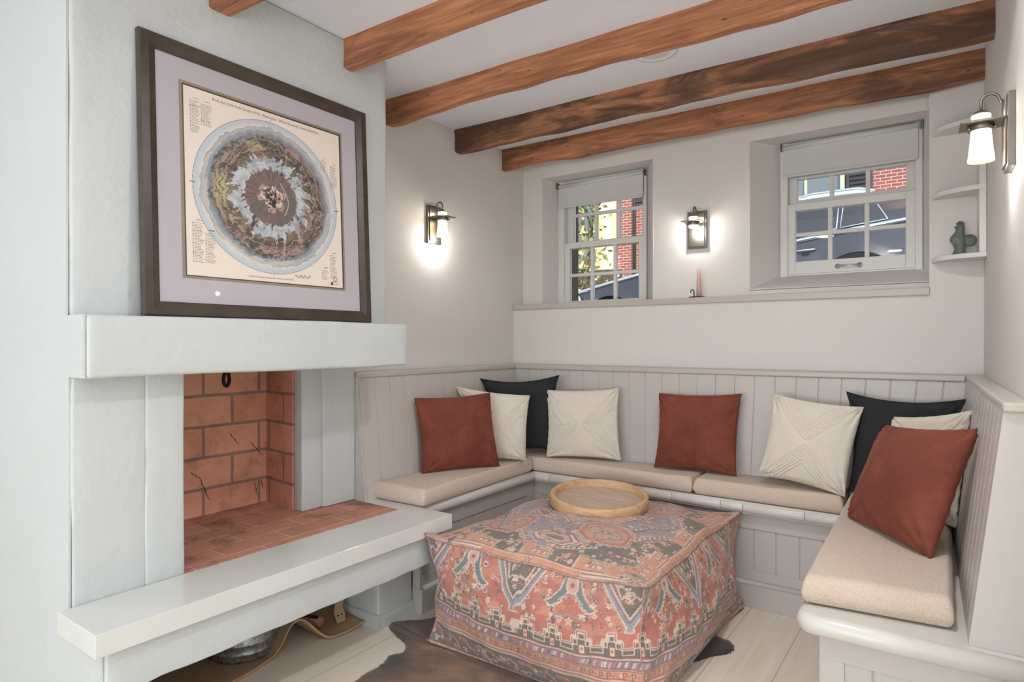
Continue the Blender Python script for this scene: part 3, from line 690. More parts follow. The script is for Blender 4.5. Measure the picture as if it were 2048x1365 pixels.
# candle and iron holder on the ledge
MB().tube([(-1.030,3.04,1.317),(-1.032,3.043,1.40),(-1.035,3.046,1.459)],[.0135,.010,.0055],16).build('taper_candle',pink_m,label='pale pink taper candle standing on the ledge under the middle sconce',cat='candle')
m=MB(); m.lathe([(0,1.3165),(.038,1.3165),(.04,1.321),(.036,1.3195),(.0,1.3185)],(-1.04,3.035,0),24)
m.tube([(-1.042,3.0,1.319),(-1.042,3.0,1.335),(-1.0425,3.0,1.346),(-1.046,3.0,1.353),(-1.052,3.0,1.3545),(-1.058,3.0,1.350),(-1.059,3.0,1.343),(-1.0565,3.0,1.338)],[.0028]*5+[.0024,.002,.0015],8)
m.build('candle_holder',iron_m,label='small dark iron chamberstick with curled handle on the window ledge',cat='candle holder')
# recessed ceiling light
dl=empty('recessed_light',(-.91,2.19,CEIL),'round white recessed light in the ceiling between two beams','ceiling light')
m=MB(); m.lathe([(.085,-.0005),(.088,-.006),(.066,-.009),(.062,-.002)],(-.93,2.235,CEIL),40); m.build('trim_ring',ceil_m,dl)
m=MB(); m.lathe([(.064,-.004),(.045,-.008),(0,-.009)],(-.93,2.235,CEIL),40); m.build('diffuser',sash_m,dl)
# ------------------------------------------------------------ painting helpers (colours stored on the mesh)
def vnoise(X,Y,sc,seed,oct=4,rough=.5):
    r=np.zeros_like(X,dtype=float); amp=1.;tot=0.
    for o in range(oct):
        g=np.random.default_rng(seed*31+o).random((64,64)); x=X*sc*2**o+17.3*o; y=Y*sc*2**o+5.1*o
        xi=np.floor(x).astype(int); yi=np.floor(y).astype(int); fx=x-xi; fy=y-yi; fx=fx*fx*(3-2*fx); fy=fy*fy*(3-2*fy)
        a=g[xi%64,yi%64];b=g[(xi+1)%64,yi%64];c=g[xi%64,(yi+1)%64];d=g[(xi+1)%64,(yi+1)%64]
        r+=amp*((a*(1-fx)+b*fx)*(1-fy)+(c*(1-fx)+d*fx)*fy); tot+=amp; amp*=rough
    return r/tot
class Canvas:
    def __init__(s,u,v,base):
        s.u=u;s.v=v; s.du=u[1]-u[0]; s.dv=v[1]-v[0]; s.c=np.empty((len(u),len(v),3)); s.c[:]=lin(base)
        s.U,s.V=np.meshgrid(u,v,indexing='ij')
    def win(s,x0,x1,y0,y1):
        i0=max(0,int((x0-s.u[0])/s.du)-1); i1=min(len(s.u),int((x1-s.u[0])/s.du)+3)
        j0=max(0,int((y0-s.v[0])/s.dv)-1); j1=min(len(s.v),int((y1-s.v[0])/s.dv)+3)
        return slice(max(i0,0),max(i1,0)),slice(max(j0,0),max(j1,0))
    def poly(s,pts,col):
        xs=[p[0] for p in pts];ys=[p[1] for p in pts]; w=s.win(min(xs),max(xs),min(ys),max(ys)); U=s.U[w];V=s.V[w]
        if U.size==0: return
        ins=np.zeros(U.shape,bool); n=len(pts)
        for i in range(n):
            x1,y1=pts[i];x2,y2=pts[(i+1)%n]
            if y1==y2: continue
            ins^=((y1>V)!=(y2>V))&(U<(x2-x1)*(V-y1)/(y2-y1)+x1)
        s.c[w][ins]=lin(col)
    def line(s,pts,wd,col,closed=False):
        P=list(pts)+([pts[0]] if closed else [])
        for (x1,y1),(x2,y2) in zip(P[:-1],P[1:]):
            w=s.win(min(x1,x2)-wd,max(x1,x2)+wd,min(y1,y2)-wd,max(y1,y2)+wd); U=s.U[w];V=s.V[w]
            if U.size==0: continue
            dx,dy=x2-x1,y2-y1; L=dx*dx+dy*dy+1e-12; t=np.clip(((U-x1)*dx+(V-y1)*dy)/L,0,1)
            s.c[w][np.hypot(U-x1-t*dx,V-y1-t*dy)<wd/2]=lin(col)
    def outl(s,pts,fill,ws):
        if fill: s.poly(pts,fill)
        for w,c in ws: s.line(pts,w,c,True)
CRM=(222,198,180);RED=(192,98,74);PEA=(208,142,108);GRN=(74,86,78);BLU=(128,144,156);TEAL=(78,112,118);PNK=(206,160,146);BUR=(132,62,60);NVY=(62,72,96);PUR=(146,124,140)
def T(pts,cx,cy,sx=1,sy=1,rot=0):
    c,s_=math.cos(rot),math.sin(rot); return [(cx+(x*sx)*c-(y*sy)*s_,cy+(x*sx)*s_+(y*sy)*c) for x,y in pts]
FL=[(0,.012),(.004,.004),(.012,.003),(.006,-.003),(.008,-.012),(0,-.006),(-.008,-.012),(-.006,-.003),(-.012,.003),(-.004,.004)]
TT=[(-.012,.008),(.012,.008),(.012,.002),(.004,.002),(.004,-.012),(-.004,-.012),(-.004,.002),(-.012,.002)]
DI=[(0,.014),(.010,0),(0,-.014),(-.010,0)]
HK=[(0,0),(.012,0),(.012,.010),(.005,.010),(.005,.005),(.008,.005)]
def scatter(cv,n,x0,x1,y0,y1,seed,cols,sc=(.6,1.4),test=None):
    r=np.random.default_rng(seed)
    for _ in range(n):
        x=r.uniform(x0,x1);y=r.uniform(y0,y1); 
        if test and not test(x,y): continue
        sh=[FL,TT,DI][r.integers(3)]; k=r.uniform(*sc); c=cols[r.integers(len(cols))]
        p=T(sh,x,y,k,k,r.integers(4)*PI/2+r.uniform(-.2,.2)); cv.poly(p,c); cv.line(p,.0028,[CRM,BUR,GRN,CRM][r.integers(4)],True)
        if r.random()<.5: cv.poly(T(DI,x,y,k*.3,k*.3),[CRM,NVY,RED][r.integers(3)])
def serr(cv,a,b,n,h,col,ws=None,side=1):
    """row of hooked teeth along a-b"""
    a=np.array(a);b=np.array(b); d=(b-a)/n; nn=np.array([-d[1],d[0]]); nn=nn/np.linalg.norm(nn)*h*side
    for i in range(n):
        p=a+d*i; q=[p,p+d*.55,p+d*.75+nn,p+d*.25+nn*.6]; q=[tuple(z) for z in q]; cv.poly(q,col)
        if ws: cv.line(q,ws[0],ws[1],True)
# ------------------------------------------------------------ ottoman
OX,OY,HX,HY,OH=-1.142,2.152,.405,.470,.385
st=.0032
def outline_pts():
    nx=int(2*HX/st);ny=int(2*HY/st)
    a=[(-HX+2*HX*i/nx,-HY) for i in range(nx)]+[(HX,-HY+2*HY*i/ny) for i in range(ny)]+[(HX-2*HX*i/nx,HY) for i in range(nx)]+[(-HX,HY-2*HY*i/ny) for i in range(ny)]
    a.append(a[0]); return np.array(a),nx,ny
PO,nx_,ny_=outline_pts()
def corner(x,y): return (np.abs(x)/HX)**7*(np.abs(y)/HY)**7
def seam_z(x,y): 
    c=corner(x,y); return OH-.010+.028*c-.007*np.sin(x*9+1)*np.sin(y*8)-.004*np.sin(x*23+y*19)
def side_surface(x,y,t): # t 0 bottom .. 1 top seam
    b=np.sin(PI*np.clip(t,0,1))**.75; c=corner(x,y); c2=(np.abs(x)/HX)**3*(np.abs(y)/HY)**3
    onx=np.abs(np.abs(x)-HX)<1e-6; ony=np.abs(np.abs(y)-HY)<1e-6
    f=1-np.where(onx,(y/HY)**2,(x/HX)**2)
    ox=np.where(onx,np.sign(x),0)*f*.048*b; oy=np.where(ony,np.sign(y),0)*f*.048*b
    pull=-.020*b*c2+.010*b
    flare=.018*c*(1-b)
    X=x*(1+0)+ox+np.sign(x)*(pull+flare); Y=y+oy+np.sign(y)*(pull+flare)
    edge_in=.012*(1-b)*f      # slight draw-in of the seams between the corners
    X=X-np.where(onx,np.sign(x),0)*edge_in; Y=Y-np.where(ony,np.sign(y),0)*edge_in
    wr=(.0035*np.sin(x*31+t*9)*np.sin(y*27-t*6)+.003*np.sin(x*53-t*14+y*47))*b
    return X+wr*np.sign(x)+.012*(1-t)**2,Y+wr*np.sign(y)
ot=empty('floor_ottoman',(OX,OY,0),'large square kilim-patterned floor ottoman in rust, green and cream on the cowhide','ottoman')
nz=int(OH/st)+6; tt=np.linspace(0,1,nz); px_,py_=PO[:,0],PO[:,1]; zs=seam_z(px_,py_)
G=np.zeros((nz,len(px_),3))
for i,t in enumerate(tt):
    X,Y=side_surface(px_,py_,t); G[i,:,0]=X+OX; G[i,:,1]=Y+OY; G[i,:,2]=.006+(zs-.006)*t+.012*corner(px_,py_)*(1-t)**6
seg=np.hypot(np.diff(px_),np.diff(py_)); sper=np.concatenate([[0],np.cumsum(seg)]); LP=sper[-1]
# side pattern: u along the perimeter, v = height
cv=Canvas(np.linspace(0,LP,len(px_)),np.linspace(0,OH,nz),(186,98,80))
n1=vnoise(cv.U,cv.V*2.5,16,3); cv.c*=(0.80+.36*n1)[...,None]
cv.c[n1>.56]=cv.c[n1>.56]*.5+np.array(lin(PEA))*.5
k=int(round(LP/.40)); per=LP/k
scatter(cv,760,0,LP,.238,.385,5,[CRM,PUR,BLU,NVY,PNK,GRN,PEA,BUR],(.4,.85))
for i in range(k+1):
    x=i*per
    cv.poly([(x-.105,.40),(x+.105,.40),(x,.262)],GRN)
    scatter(cv,22,x-.07,x+.07,.31,.385,i+50,[BUR,PNK,RED,BLU],(.5,.8))
    cv.outl([(x-.105,.40),(x-.082,.40),(x,.282),(x+.082,.40),(x+.105,.40),(x+.010,.258),(x+.014,.244),(x-.014,.244),(x-.010,.258)],BLU,[(.0045,CRM)]); cv.line([(x-.092,.40),(x,.270),(x+.092,.40)],.003,BUR)
    cv.line([(x-.06,.40),(x-.028,.34),(x-.012,.352),(x,.335),(x+.012,.352),(x+.028,.34),(x+.06,.40)],.0045,CRM); cv.line([(x-.066,.40),(x-.028,.332),(x,.326),(x+.028,.332),(x+.066,.40)],.0025,RED)
    xc=x+per*.5
    for sgn in (-1,1):
        pts=[(xc+sgn*.022,.40),(xc+sgn*.040,.345),(xc+sgn*.068,.312),(xc+sgn*.088,.302),(xc+sgn*.066,.290),(xc+sgn*.040,.305),(xc+sgn*.012,.345)]
        cv.outl(pts,TEAL,[(.0038,CRM)]); serr(cv,(xc+sgn*.010,.345),(xc+sgn*.068,.286),7,.011,TEAL,(.002,CRM),-sgn)
        cv.line([(xc+sgn*.10,.372),(xc+sgn*.118,.352),(xc+sgn*.112,.33),(xc+sgn*.128,.318)],.0065,PNK); cv.line([(xc+sgn*.10,.372),(xc+sgn*.118,.352),(xc+sgn*.112,.33)],.0022,BUR)
    oc=[(xc-.020,.372),(xc-.008,.386),(xc+.008,.386),(xc+.020,.372),(xc+.020,.354),(xc+.008,.342),(xc-.008,.342),(xc-.020,.354)]
    cv.outl(oc,PNK,[(.0038,CRM)]); cv.poly(T(FL,xc,.364,.8,.8),BUR)
    cv.line([(xc-.05,.268),(xc,.282),(xc+.05,.268)],.004,BLU); cv.outl(T(FL,xc,.262,1.1,1.1),PNK,[(.0022,CRM)])
    for dx in (-.155,-.135,.135,.16): cv.outl(T(TT,x+dx,.262+.02*(int(abs(dx)*1000)%2),.8,.8),[NVY,PUR,CRM][int(abs(dx)*1000)%3],[(.002,CRM)])
# stepped meander
mp=LP/int(round(LP/.098))
def meander(z0,h):
    pts=[];x=-mp
    while x<LP+mp:
        pts+=[(x,z0),(x+mp*.14,z0),(x+mp*.14,z0+h*.5),(x+mp*.30,z0+h*.5),(x+mp*.30,z0+h),(x+mp*.56,z0+h),(x+mp*.56,z0+h*.5),(x+mp*.74,z0+h*.5),(x+mp*.74,z0)]; x+=mp
    return pts
m_=meander(.198,.038); cv.poly(m_+[(LP+.1,.165),(-.1,.165)],GRN)
cv.line(m_,.0105,CRM); cv.line(m_,.0026,BUR); cv.line(meander(.179,.037),.0034,CRM)
x=0
while x<LP:
    a=.43; cv.outl([(x+mp*a-.0085,.172),(x+mp*a+.0085,.172),(x+mp*a+.0085,.201),(x+mp*a-.0085,.201)],CRM,[(.0025,BUR)]); cv.poly(T(DI,x+mp*a,.187,.40,.5),BUR); x+=mp
def band(z0,z1,base,lines):
    cv.poly([(-.1,z0),(LP+.1,z0),(LP+.1,z1),(-.1,z1)],base)
    for z,w,c in lines: cv.line([(-.1,z),(LP+.1,z)],w,c)
band(.086,.170,PNK,[(.170,.003,BUR),(.164,.0025,CRM)])
band(.136,.158,PUR,[(.160,.0028,NVY),(.136,.003,BUR),(.131,.0022,CRM)])
band(.104,.126,PEA,[(.128,.003,BUR),(.104,.003,BUR),(.098,.0028,CRM),(.092,.0028,BUR)])
x=0;r_=np.random.default_rng(8)
while x<LP:
    c=[CRM,BLU,RED,CRM,GRN,CRM][r_.integers(6)]
    cv.poly([(x,.139),(x+.008,.139),(x+.015,.155),(x+.007,.155)],c); cv.line([(x+.018,.139),(x+.025,.155)],.003,[BUR,CRM,NVY][r_.integers(3)]); x+=.023
x=0
while x<LP:
    cv.line([(x,.107),(x,.123),(x+.010,.123),(x+.010,.113),(x+.005,.113)],.0027,[BUR,GRN,BLU,BUR][r_.integers(4)]); cv.poly(T(DI,x+.018,.115,.40,.42),[RED,CRM,BLU][r_.integers(3)]); x+=.027
band(-.01,.086,GRN,[(.084,.0025,CRM)])
scatter(cv,240,0,LP,.006,.078,15,[PNK,BUR,RED,BLU,CRM],(.4,.9))
x=0
while x<LP:
    cv.line([(x,.068),(x+.035,.068),(x+.052,.040),(x+.085,.040),(x+.085,.058),(x+.070,.058)],.0048,PNK); cv.line([(x,.060),(x+.030,.060),(x+.047,.030),(x+.09,.030)],.0040,RED)
    cv.line([(x+.09,.066),(x+.115,.05),(x+.125,.02)],.0042,CRM); cv.outl(T(FL,x+.105,.026,1.3,1.2),PNK,[(.0025,BUR)]); cv.poly(T(DI,x+.105,.026,.4,.4),RED); cv.outl(T(TT,x+.022,.028,.8,.8),BLU,[(.002,CRM)]); x+=.132
n2=vnoise(cv.U,cv.V,60,9,3); cv.c*=(.82+.36*n2)[...,None]
wash=vnoise(cv.U,cv.V,7,19,3)[...,None]; cv.c=cv.c*(1-.3*wash)+np.array(lin((190,160,150)))*.3*wash
grid_obj('side_panel',G,rugcloth_m,ot,colors=np.transpose(cv.c,(1,0,2)))
# top
nu,nv_=nx_+1,ny_+1
uu=np.linspace(-HX,HX,nu);vv=np.linspace(-HY,HY,nv_); U,V=np.meshgrid(uu,vv,indexing='ij')
# boundary-matching warp
def bx_(x,y): X,Y=side_surface(np.array(x,float),np.array(y,float),1.0); return X,Y
X=U.copy();Y=V.copy()
a=(np.abs(U)/HX)**6;b=(np.abs(V)/HY)**6
XR,YR=side_surface(np.full(nv_,HX),vv,1.0);XL,YL=side_surface(np.full(nv_,-HX),vv,1.0)
XB,YB=side_surface(uu,np.full(nu,-HY),1.0);XT,YT=side_surface(uu,np.full(nu,HY),1.0)
s=(U+HX)/(2*HX);t=(V+HY)/(2*HY)
X=(1-s)*XL[None,:]+s*XR[None,:]+(1-t)*XB[:,None]+t*XT[:,None]-((1-s)*(1-t)*XL[0]+s*(1-t)*XR[0]+(1-s)*t*XL[-1]+s*t*XR[-1])
Y=(1-s)*YL[None,:]+s*YR[None,:]+(1-t)*YB[:,None]+t*YT[:,None]-((1-s)*(1-t)*YL[0]+s*(1-t)*YR[0]+(1-s)*t*YL[-1]+s*t*YR[-1])
dome=((1-(U/HX)**2)*(1-(V/HY)**2))**.42
Z=seam_z(U,V)+.070*dome+.003*np.sin(U*17+1)*np.sin(V*13)*dome-.010*np.exp(-(((U+.04)**2+(V-.13)**2)/.03))
TOPZ=lambda x,y: OH-.01+.062*((1-((x-OX)/HX)**2)*(1-((y-OY)/HY)**2))**.42
cv=Canvas(uu,vv,GRN)
n1=vnoise(cv.U,cv.V,14,4)
cv.c[n1>.6]=np.array(lin((92,100,88)))
scatter(cv,900,-HX,HX,-HY,HY,31,[PNK,RED,CRM,PEA,BUR],(.5,1.1))
# frame along the edges
for (w0,w1,c) in ((.0,.012,PEA),(.012,.016,CRM),(.016,.019,BUR)):
    m1=np.minimum(HX-np.abs(cv.U),HY-np.abs(cv.V)); cv.c[(m1>=w0)&(m1<w1)]=lin(c)
for sx in (-1,1):
    for sy in (-1,1):
        # corner blocks
        cb=[(sx*.405,sy*.465),(sx*.405,sy*.30),(sx*.345,sy*.30),(sx*.345,sy*.355),(sx*.29,sy*.41),(sx*.20,sy*.41),(sx*.20,sy*.465)]
        cv.outl(cb,PEA,[(.010,CRM),(.0032,BUR)])
        scatter(cv,10,min(sx*.40,sx*.3),max(sx*.40,sx*.3),min(sy*.46,sy*.40),max(sy*.46,sy*.40),int(60+sx*3+sy),[BLU,CRM,RED,GRN],(.7,1.2))
        for q in range(3):
            z=[(sx*(.36+.0),sy*(.31+.03*q)),];x0=sx*.372;y0=sy*(.315+.032*q); p=T([(-.009,-.009),(.009,-.009),(.009,.009),(-.009,.009)],x0,y0); cv.outl(p,CRM,[(.002,BUR)]); cv.poly(T(DI,x0,y0,.3,.3),BUR)
# great diamond
D=[(0,.455),(.10,.36),(.30,.16),(.385,0),(.30,-.16),(.10,-.36),(0,-.455),(-.10,-.36),(-.30,-.16),(-.385,0),(-.30,.16),(-.10,.36)]
cv.outl(D,(150,140,148),[(.030,RED),(.012,BLU),(.004,CRM)])
n3=vnoise(cv.U,cv.V,30,14)
for a_,b_ in zip(D,D[1:]+D[:1]):
    L=math.hypot(a_[0]-b_[0],a_[1]-b_[1]); serr(cv,(a_[0]*.92,a_[1]*.92),(b_[0]*.92,b_[1]*.92),max(3,int(L/.022)),.018,BLU,(.0022,CRM),1)
    serr(cv,(a_[0]*1.03,a_[1]*1.03),(b_[0]*1.03,b_[1]*1.03),max(3,int(L/.022)),.012,GRN,(.0022,CRM),-1)
scatter(cv,170,-.30,.30,-.36,.36,77,[PEA,PNK,BLU,RED,PUR],(.6,1.2),lambda x,y:abs(x)/.36+abs(y)/.42<.85)
# centre star
C1=[(0,.19),(.06,.13),(.13,.10),(.19,0),(.13,-.10),(.06,-.13),(0,-.19),(-.06,-.13),(-.13,-.10),(-.19,0),(-.13,.10),(-.06,.13)]
cv.outl(C1,PNK,[(.018,BUR),(.009,CRM)]); cv.outl([(x*.62,y*.62) for x,y in C1],PEA,[(.008,GRN),(.003,CRM)])
scatter(cv,30,-.12,.12,-.12,.12,12,[BLU,CRM,RED],(.6,1.0),lambda x,y:abs(x)+abs(y)<.15)
# hexagonal lozenges on the diamond flanks
for (cx_,cy_,rt_) in ((-.175,-.10,-.75),(.155,.115,-.75),(-.155,.13,.75),(.02,-.335,0),(-.02,.335,0)):
    hx=[(-.085,0),(-.045,.038),(.045,.038),(.085,0),(.045,-.038),(-.045,-.038)]
    cv.outl(T(hx,cx_,cy_,1.15,1.15,rt_),CRM,[(.005,BUR)]); cv.outl(T(hx,cx_,cy_,.85,.85,rt_),PNK,[(.006,BUR)]); cv.outl(T(hx,cx_,cy_,.52,.45,rt_),GRN,[(.003,CRM)])
    serr(cv,T([(-.03,0)],cx_,cy_,1,1,rt_)[0],T([(.03,0)],cx_,cy_,1,1,rt_)[0],5,.008,CRM)
    for s2 in (-1,1):
        hk=[(s2*.098,0),(s2*.118,.012),(s2*.135,.004),(s2*.132,-.012),(s2*.120,-.010)]; cv.line(T(hk,cx_,cy_,1,1,rt_),.007,CRM); cv.line(T(hk,cx_,cy_,1,1,rt_),.0025,BUR)
scatter(cv,420,-.36,.36,-.42,.42,177,[PEA,PNK,BLU,RED,PUR,GRN,CRM],(.3,.6))
# octagon medallions
for (cx_,cy_) in ((.165,-.215),(-.215,.235),(.20,.26),(-.235,-.25)):
    oc=[(-.09,.042),(-.042,.085),(.042,.085),(.09,.042),(.09,-.042),(.042,-.085),(-.042,-.085),(-.09,-.042)]
    cv.outl(T(oc,cx_,cy_,1.08,1.08,.1),RED,[(.012,CRM),(.004,BUR)]); cv.outl(T(oc,cx_,cy_,.86,.86,.1),PEA,[(.003,BLU)])
    for q in range(4):
        a_=.1+q*PI/2; p=T([(-.024,-.018),(-.024,.018),(0,.028),(.026,.016),(.026,-.016),(0,-.028)],cx_+.036*math.cos(a_),cy_+.036*math.sin(a_),1,1,a_)
        cv.outl(p,PNK,[(.0075,(92,96,92)),(.002,CRM)]); cv.line(T([(-.010,-.004),(.010,.005)],cx_+.036*math.cos(a_),cy_+.036*math.sin(a_),1,1,a_),.003,[BUR,RED][q%2])
    cv.poly(T(DI,cx_,cy_,.6,.6),CRM); cv.line(T([(-.05,0),(.05,0)],cx_,cy_,1,1,.1),.0025,BUR)
# comb-like green bars
for (a_,b_) in (((.27,-.20),(.36,-.05)),((.06,-.40),(.20,-.34)),((-.36,.05),(-.27,.20)),((-.34,-.12),(-.24,-.32)),((.24,-.12),(.33,.06))):
    cv.line([a_,b_],.016,GRN); serr(cv,a_,b_,8,.012,CRM,None,1); cv.line([a_,b_],.0028,CRM)
# stepped cream frames near the front edges
for sx in (-1,1):
    for y0 in (-.30,-.05,.20):
        p=[(sx*.392,y0),(sx*.33,y0),(sx*.33,y0+.03),(sx*.352,y0+.03),(sx*.352,y0+.10),(sx*.392,y0+.10)]; cv.outl(p,PEA,[(.008,CRM),(.0028,BUR)])
        for q in range(2): cv.outl(T([(-.007,-.007),(.007,-.007),(.007,.007),(-.007,.007)],sx*.372,y0+.055+.025*q),CRM,[(.002,BUR)])
for sy in (-1,1):
    for x0 in (-.27,-.05,.16):
        p=[(x0,sy*.455),(x0,sy*.395),(x0+.03,sy*.395),(x0+.03,sy*.415),(x0+.11,sy*.415),(x0+.11,sy*.455)]; cv.outl(p,PEA,[(.008,CRM),(.0028,BUR)])
        for q in range(3): cv.outl(T([(-.007,-.007),(.007,-.007),(.007,.007),(-.007,.007)],x0+.045+.024*q,sy*.436),CRM,[(.002,BUR)])
scatter(cv,150,-.40,.40,-.465,.465,178,[BLU,GRN,RED,CRM],(.3,.55),lambda x,y:max(abs(x)/.405,abs(y)/.465)>.86)
n2=vnoise(cv.U,cv.V,60,10,3); cv.c*=(.80+.36*n2)[...,None]
wash=vnoise(cv.U,cv.V,5,20,3)[...,None]; cv.c=cv.c*(1-.26*wash)+np.array(lin((196,172,160)))*.26*wash
P=np.stack([X+OX,Y+OY,Z],-1); grid_obj('top_panel',P,rugcloth_m,ot,colors=cv.c)
pipe_m=simple('kilim_piping',(186,150,138),.9,bscale=500,bstr=.4,bdist=.001,var=.35,vscale=60)
def loop(t,z): 
    X,Y=side_surface(px_,py_,t); return [(X[i]*1.004+OX,Y[i]*1.004+OY,z[i]) for i in range(0,len(px_)-1,4)]
MB().tube(loop(1.0,zs+.0015),.0042,8,closed=True).build('top_piping',pipe_m,ot)
MB().tube(loop(0.0,np.full(len(px_),.011)+.012*corner(px_,py_)),.0055,8,closed=True).build('bottom_piping',pipe_m,ot)
m=MB(); X0,Y0=side_surface(px_,py_,0.0); m.add([(X0[i]+OX,Y0[i]+OY,.0065) for i in range(0,len(px_)-1,6)],[tuple(range(len(range(0,len(px_)-1,6))))]); m.build('base_cloth',pipe_m,ot)
for sx in (-1,1):
    for sy in (-1,1):
        pts=[]
        for t in np.linspace(.02,.98,20):
            X0,Y0=side_surface(np.array([sx*HX]),np.array([sy*HY]),t); pts.append((X0[0]+OX,Y0[0]+OY,.018+(OH+.018-.018)*t))
        MB().tube(pts,.0028,6).build('corner_seam',pipe_m,ot)
# ------------------------------------------------------------ round wooden tray
def woodmat(name,stops,scale,bs=.15,rough=.5):
    m=bpy.data.materials.new(name); t=NT(m); v=t.coords(scale=scale)
    g=t.noise(v,2.,7,.6,1.0); c=t.ramp(g,[(p,lin(q)) for p,q in stops])
    k=t.noise(t.coords(scale=(9,9,9)),1.4,3,.5,1.5); c=t.mix(t.ramp(k,[(.66,(0,0,0)),(.74,(.7,.7,.7))]),c,lin((108,74,54)))
    t.bsdf(c,rough,0,t.bump(g,bs,.002)); return m
tray_m=woodmat('mango_wood_rim',[(.2,(170,128,92)),(.5,(204,164,124)),(.8,(222,190,154))],(5,12,26)); trayb_m=woodmat('mango_wood_base',[(.2,(160,136,120)),(.45,(192,166,146)),(.75,(214,192,172))],(3,26,26))
TC=Vector((-1.182,2.272,.442)); axis=Vector((.815,.579,0)); RT=Matrix.Rotation(math.radians(4.5),3,axis)
tr=empty('round_tray',TC,'round mango wood tray resting on the patterned ottoman','tray')
def trx(m): return m
m=MB(); R0=.197; m.lathe([(R0-.004,.0),(R0,.003),(R0+.0005,.041),(R0-.004,.0445),(R0-.014,.0445),(R0-.0175,.041),(R0-.0175,.012)],TC,72,'z',RT); o=m.build('rim',tray_m,tr)
m=MB(); m.lathe([(0,.013),(R0-.016,.013)],TC,64,'z',RT); m.lathe([(R0-.004,.0005),(0,.0005)],TC,64,'z',RT); m.build('base',trayb_m,tr,fixn=False)
# ------------------------------------------------------------ cowhide
def mk():
    m=bpy.data.materials.new('brown_cowhide'); t=NT(m); v=t.coords()
    c=t.ramp(t.noise(v,3.2,5,.6,.8),[(.34,lin((56,44,37))),(.50,lin((128,96,72))),(.66,lin((176,138,106)))])
    f=t.noise(t.coords(scale=(60,240,60)),2.,4,.7,.5); c=t.mix(t.ramp(f,[(.35,(.55,.55,.55)),(.6,(0,0,0))]),c,lin((40,30,25)))
    vl=t.n('ShaderNodeVectorMath',operation='DISTANCE'); t.l(v,vl.inputs[0]); vl.inputs[1].default_value=(-.12,-.25,0)
    dd=t.math('ADD',vl.outputs['Value'],t.math('MULTIPLY',t.noise(v,6,3),.25)); c=t.mix(t.ramp(dd,[(.48,(0,0,0)),(.66,(.85,.85,.85))]),c,lin((36,30,27)))
    t.bsdf(c,.65,0,t.bump(f,.5,.003),Sheen_Weight=.3); return m
hide_m=mk()
ctrl=[(-1.790,1.715),(-1.762,1.762),(-1.715,1.80),(-1.672,1.88),(-1.60,1.98),(-1.45,2.05),(-1.2,2.15),(-.95,2.30),(-.78,2.36),(-.72,2.335),(-.675,2.325),(-.648,2.285),(-.652,2.235),(-.690,2.185),(-.735,2.10),(-.80,1.95),(-.88,1.62),(-.96,1.35),(-1.02,1.12),(-1.2,1.02),(-1.42,1.10),(-1.54,1.26),(-1.585,1.38),(-1.588,1.47),(-1.612,1.53),(-1.592,1.575),(-1.628,1.622),(-1.70,1.65),(-1.765,1.678)]
def catmull(P,k=8):
    out=[];n=len(P)
    for i in range(n):
        p0,p1,p2,p3=[np.array(P[(i+j-1)%n],float) for j in range(4)]
        for t in np.arange(k)/k: out.append(.5*((2*p1)+(-p0+p2)*t+(2*p0-5*p1+4*p2-p3)*t*t+(-p0+3*p1-3*p2+p3)*t**3))
    return out
B=[p+rng.normal(0,.0018,2) for p in catmull(ctrl)]
cen=np.array([-1.2,1.65]); m=MB(); V=[];F=[]; nb=len(B); rings=[(1.,.001),(1.0,.0045),(.975,.0052),(.9,.005),(.7,.005),(.4,.005),(.1,.005)]
for s_,z in rings:
    for k,p in enumerate(B):
        q=cen+(p-cen)*s_; V.append((q[0],q[1],z+.0015*math.sin(q[0]*11)*math.sin(q[1]*13)*(s_<.95)))
for i in range(len(rings)-1):
    for k in range(nb): F.append((i*nb+k,i*nb+(k+1)%nb,(i+1)*nb+(k+1)%nb,(i+1)*nb+k))
F.append(tuple((len(rings)-1)*nb+k for k in range(nb))); F.append(tuple(range(nb))[::-1])
m.add(V,F,True); m.build('cowhide_rug',hide_m,label='dark brown cowhide rug lying on pale floorboards under the ottoman',cat='rug')
# ------------------------------------------------------------ galvanised tub, leather log carrier
def mk():
    m=bpy.data.materials.new('galvanised_steel'); t=NT(m); v=t.coords()
    vo=t.n('ShaderNodeTexVoronoi'); t.l(v,vo.inputs['Vector']); vo.inputs['Scale'].default_value=90
    c=t.ramp(t.noise(v,70,4,.7),[(.35,lin((120,124,126))),(.65,lin((196,200,202)))]); 
    t.bsdf(c,.42,.75,t.bump(vo.outputs['Distance'],.1,.001)); return m
galv_m=mk(); tc=(-2.072,1.262,0)
tb=empty('metal_tub',tc,'galvanised metal tub under the raised hearth, standing on the leather carrier','tub')
m=MB(); m.lathe([(0,.010),(.108,.010),(.113,.008),(.1145,.012),(.1155,.028),(.1175,.030),(.1175,.035),(.116,.037),(.119,.060),(.121,.062),(.121,.067),(.1195,.069),(.1285,.20),(.131,.203),(.131,.209),(.127,.210),(.117,.062),(.110,.016),(0,.014)],tc,48); m.build('body',galv_m,tb)
m=MB(); m.tube([(tc[0]+.131*math.cos(t),tc[1]+.131*math.sin(t),.207) for t in np.linspace(0,2*PI,49)[:-1]],.004,8,closed=True); m.build('rolled_rim',galv_m,tb)
m=MB(); m.tube([(tc[0]-.06,tc[1]-.1005,.06),(tc[0]-.062,tc[1]-.106,.20)],.002,6); m.build('side_seam',galv_m,tb)
lea_m=simple('tan_leather',(176,146,114),.5,bscale=120,bstr=.2,bdist=.001,var=.2,vscale=9)
leae_m=simple('leather_edge',(196,160,112),.5)
lc=empty('log_carrier',(-1.98,1.3,0),'tan leather log carrier spread in a wave on the floor under the hearth','log carrier')
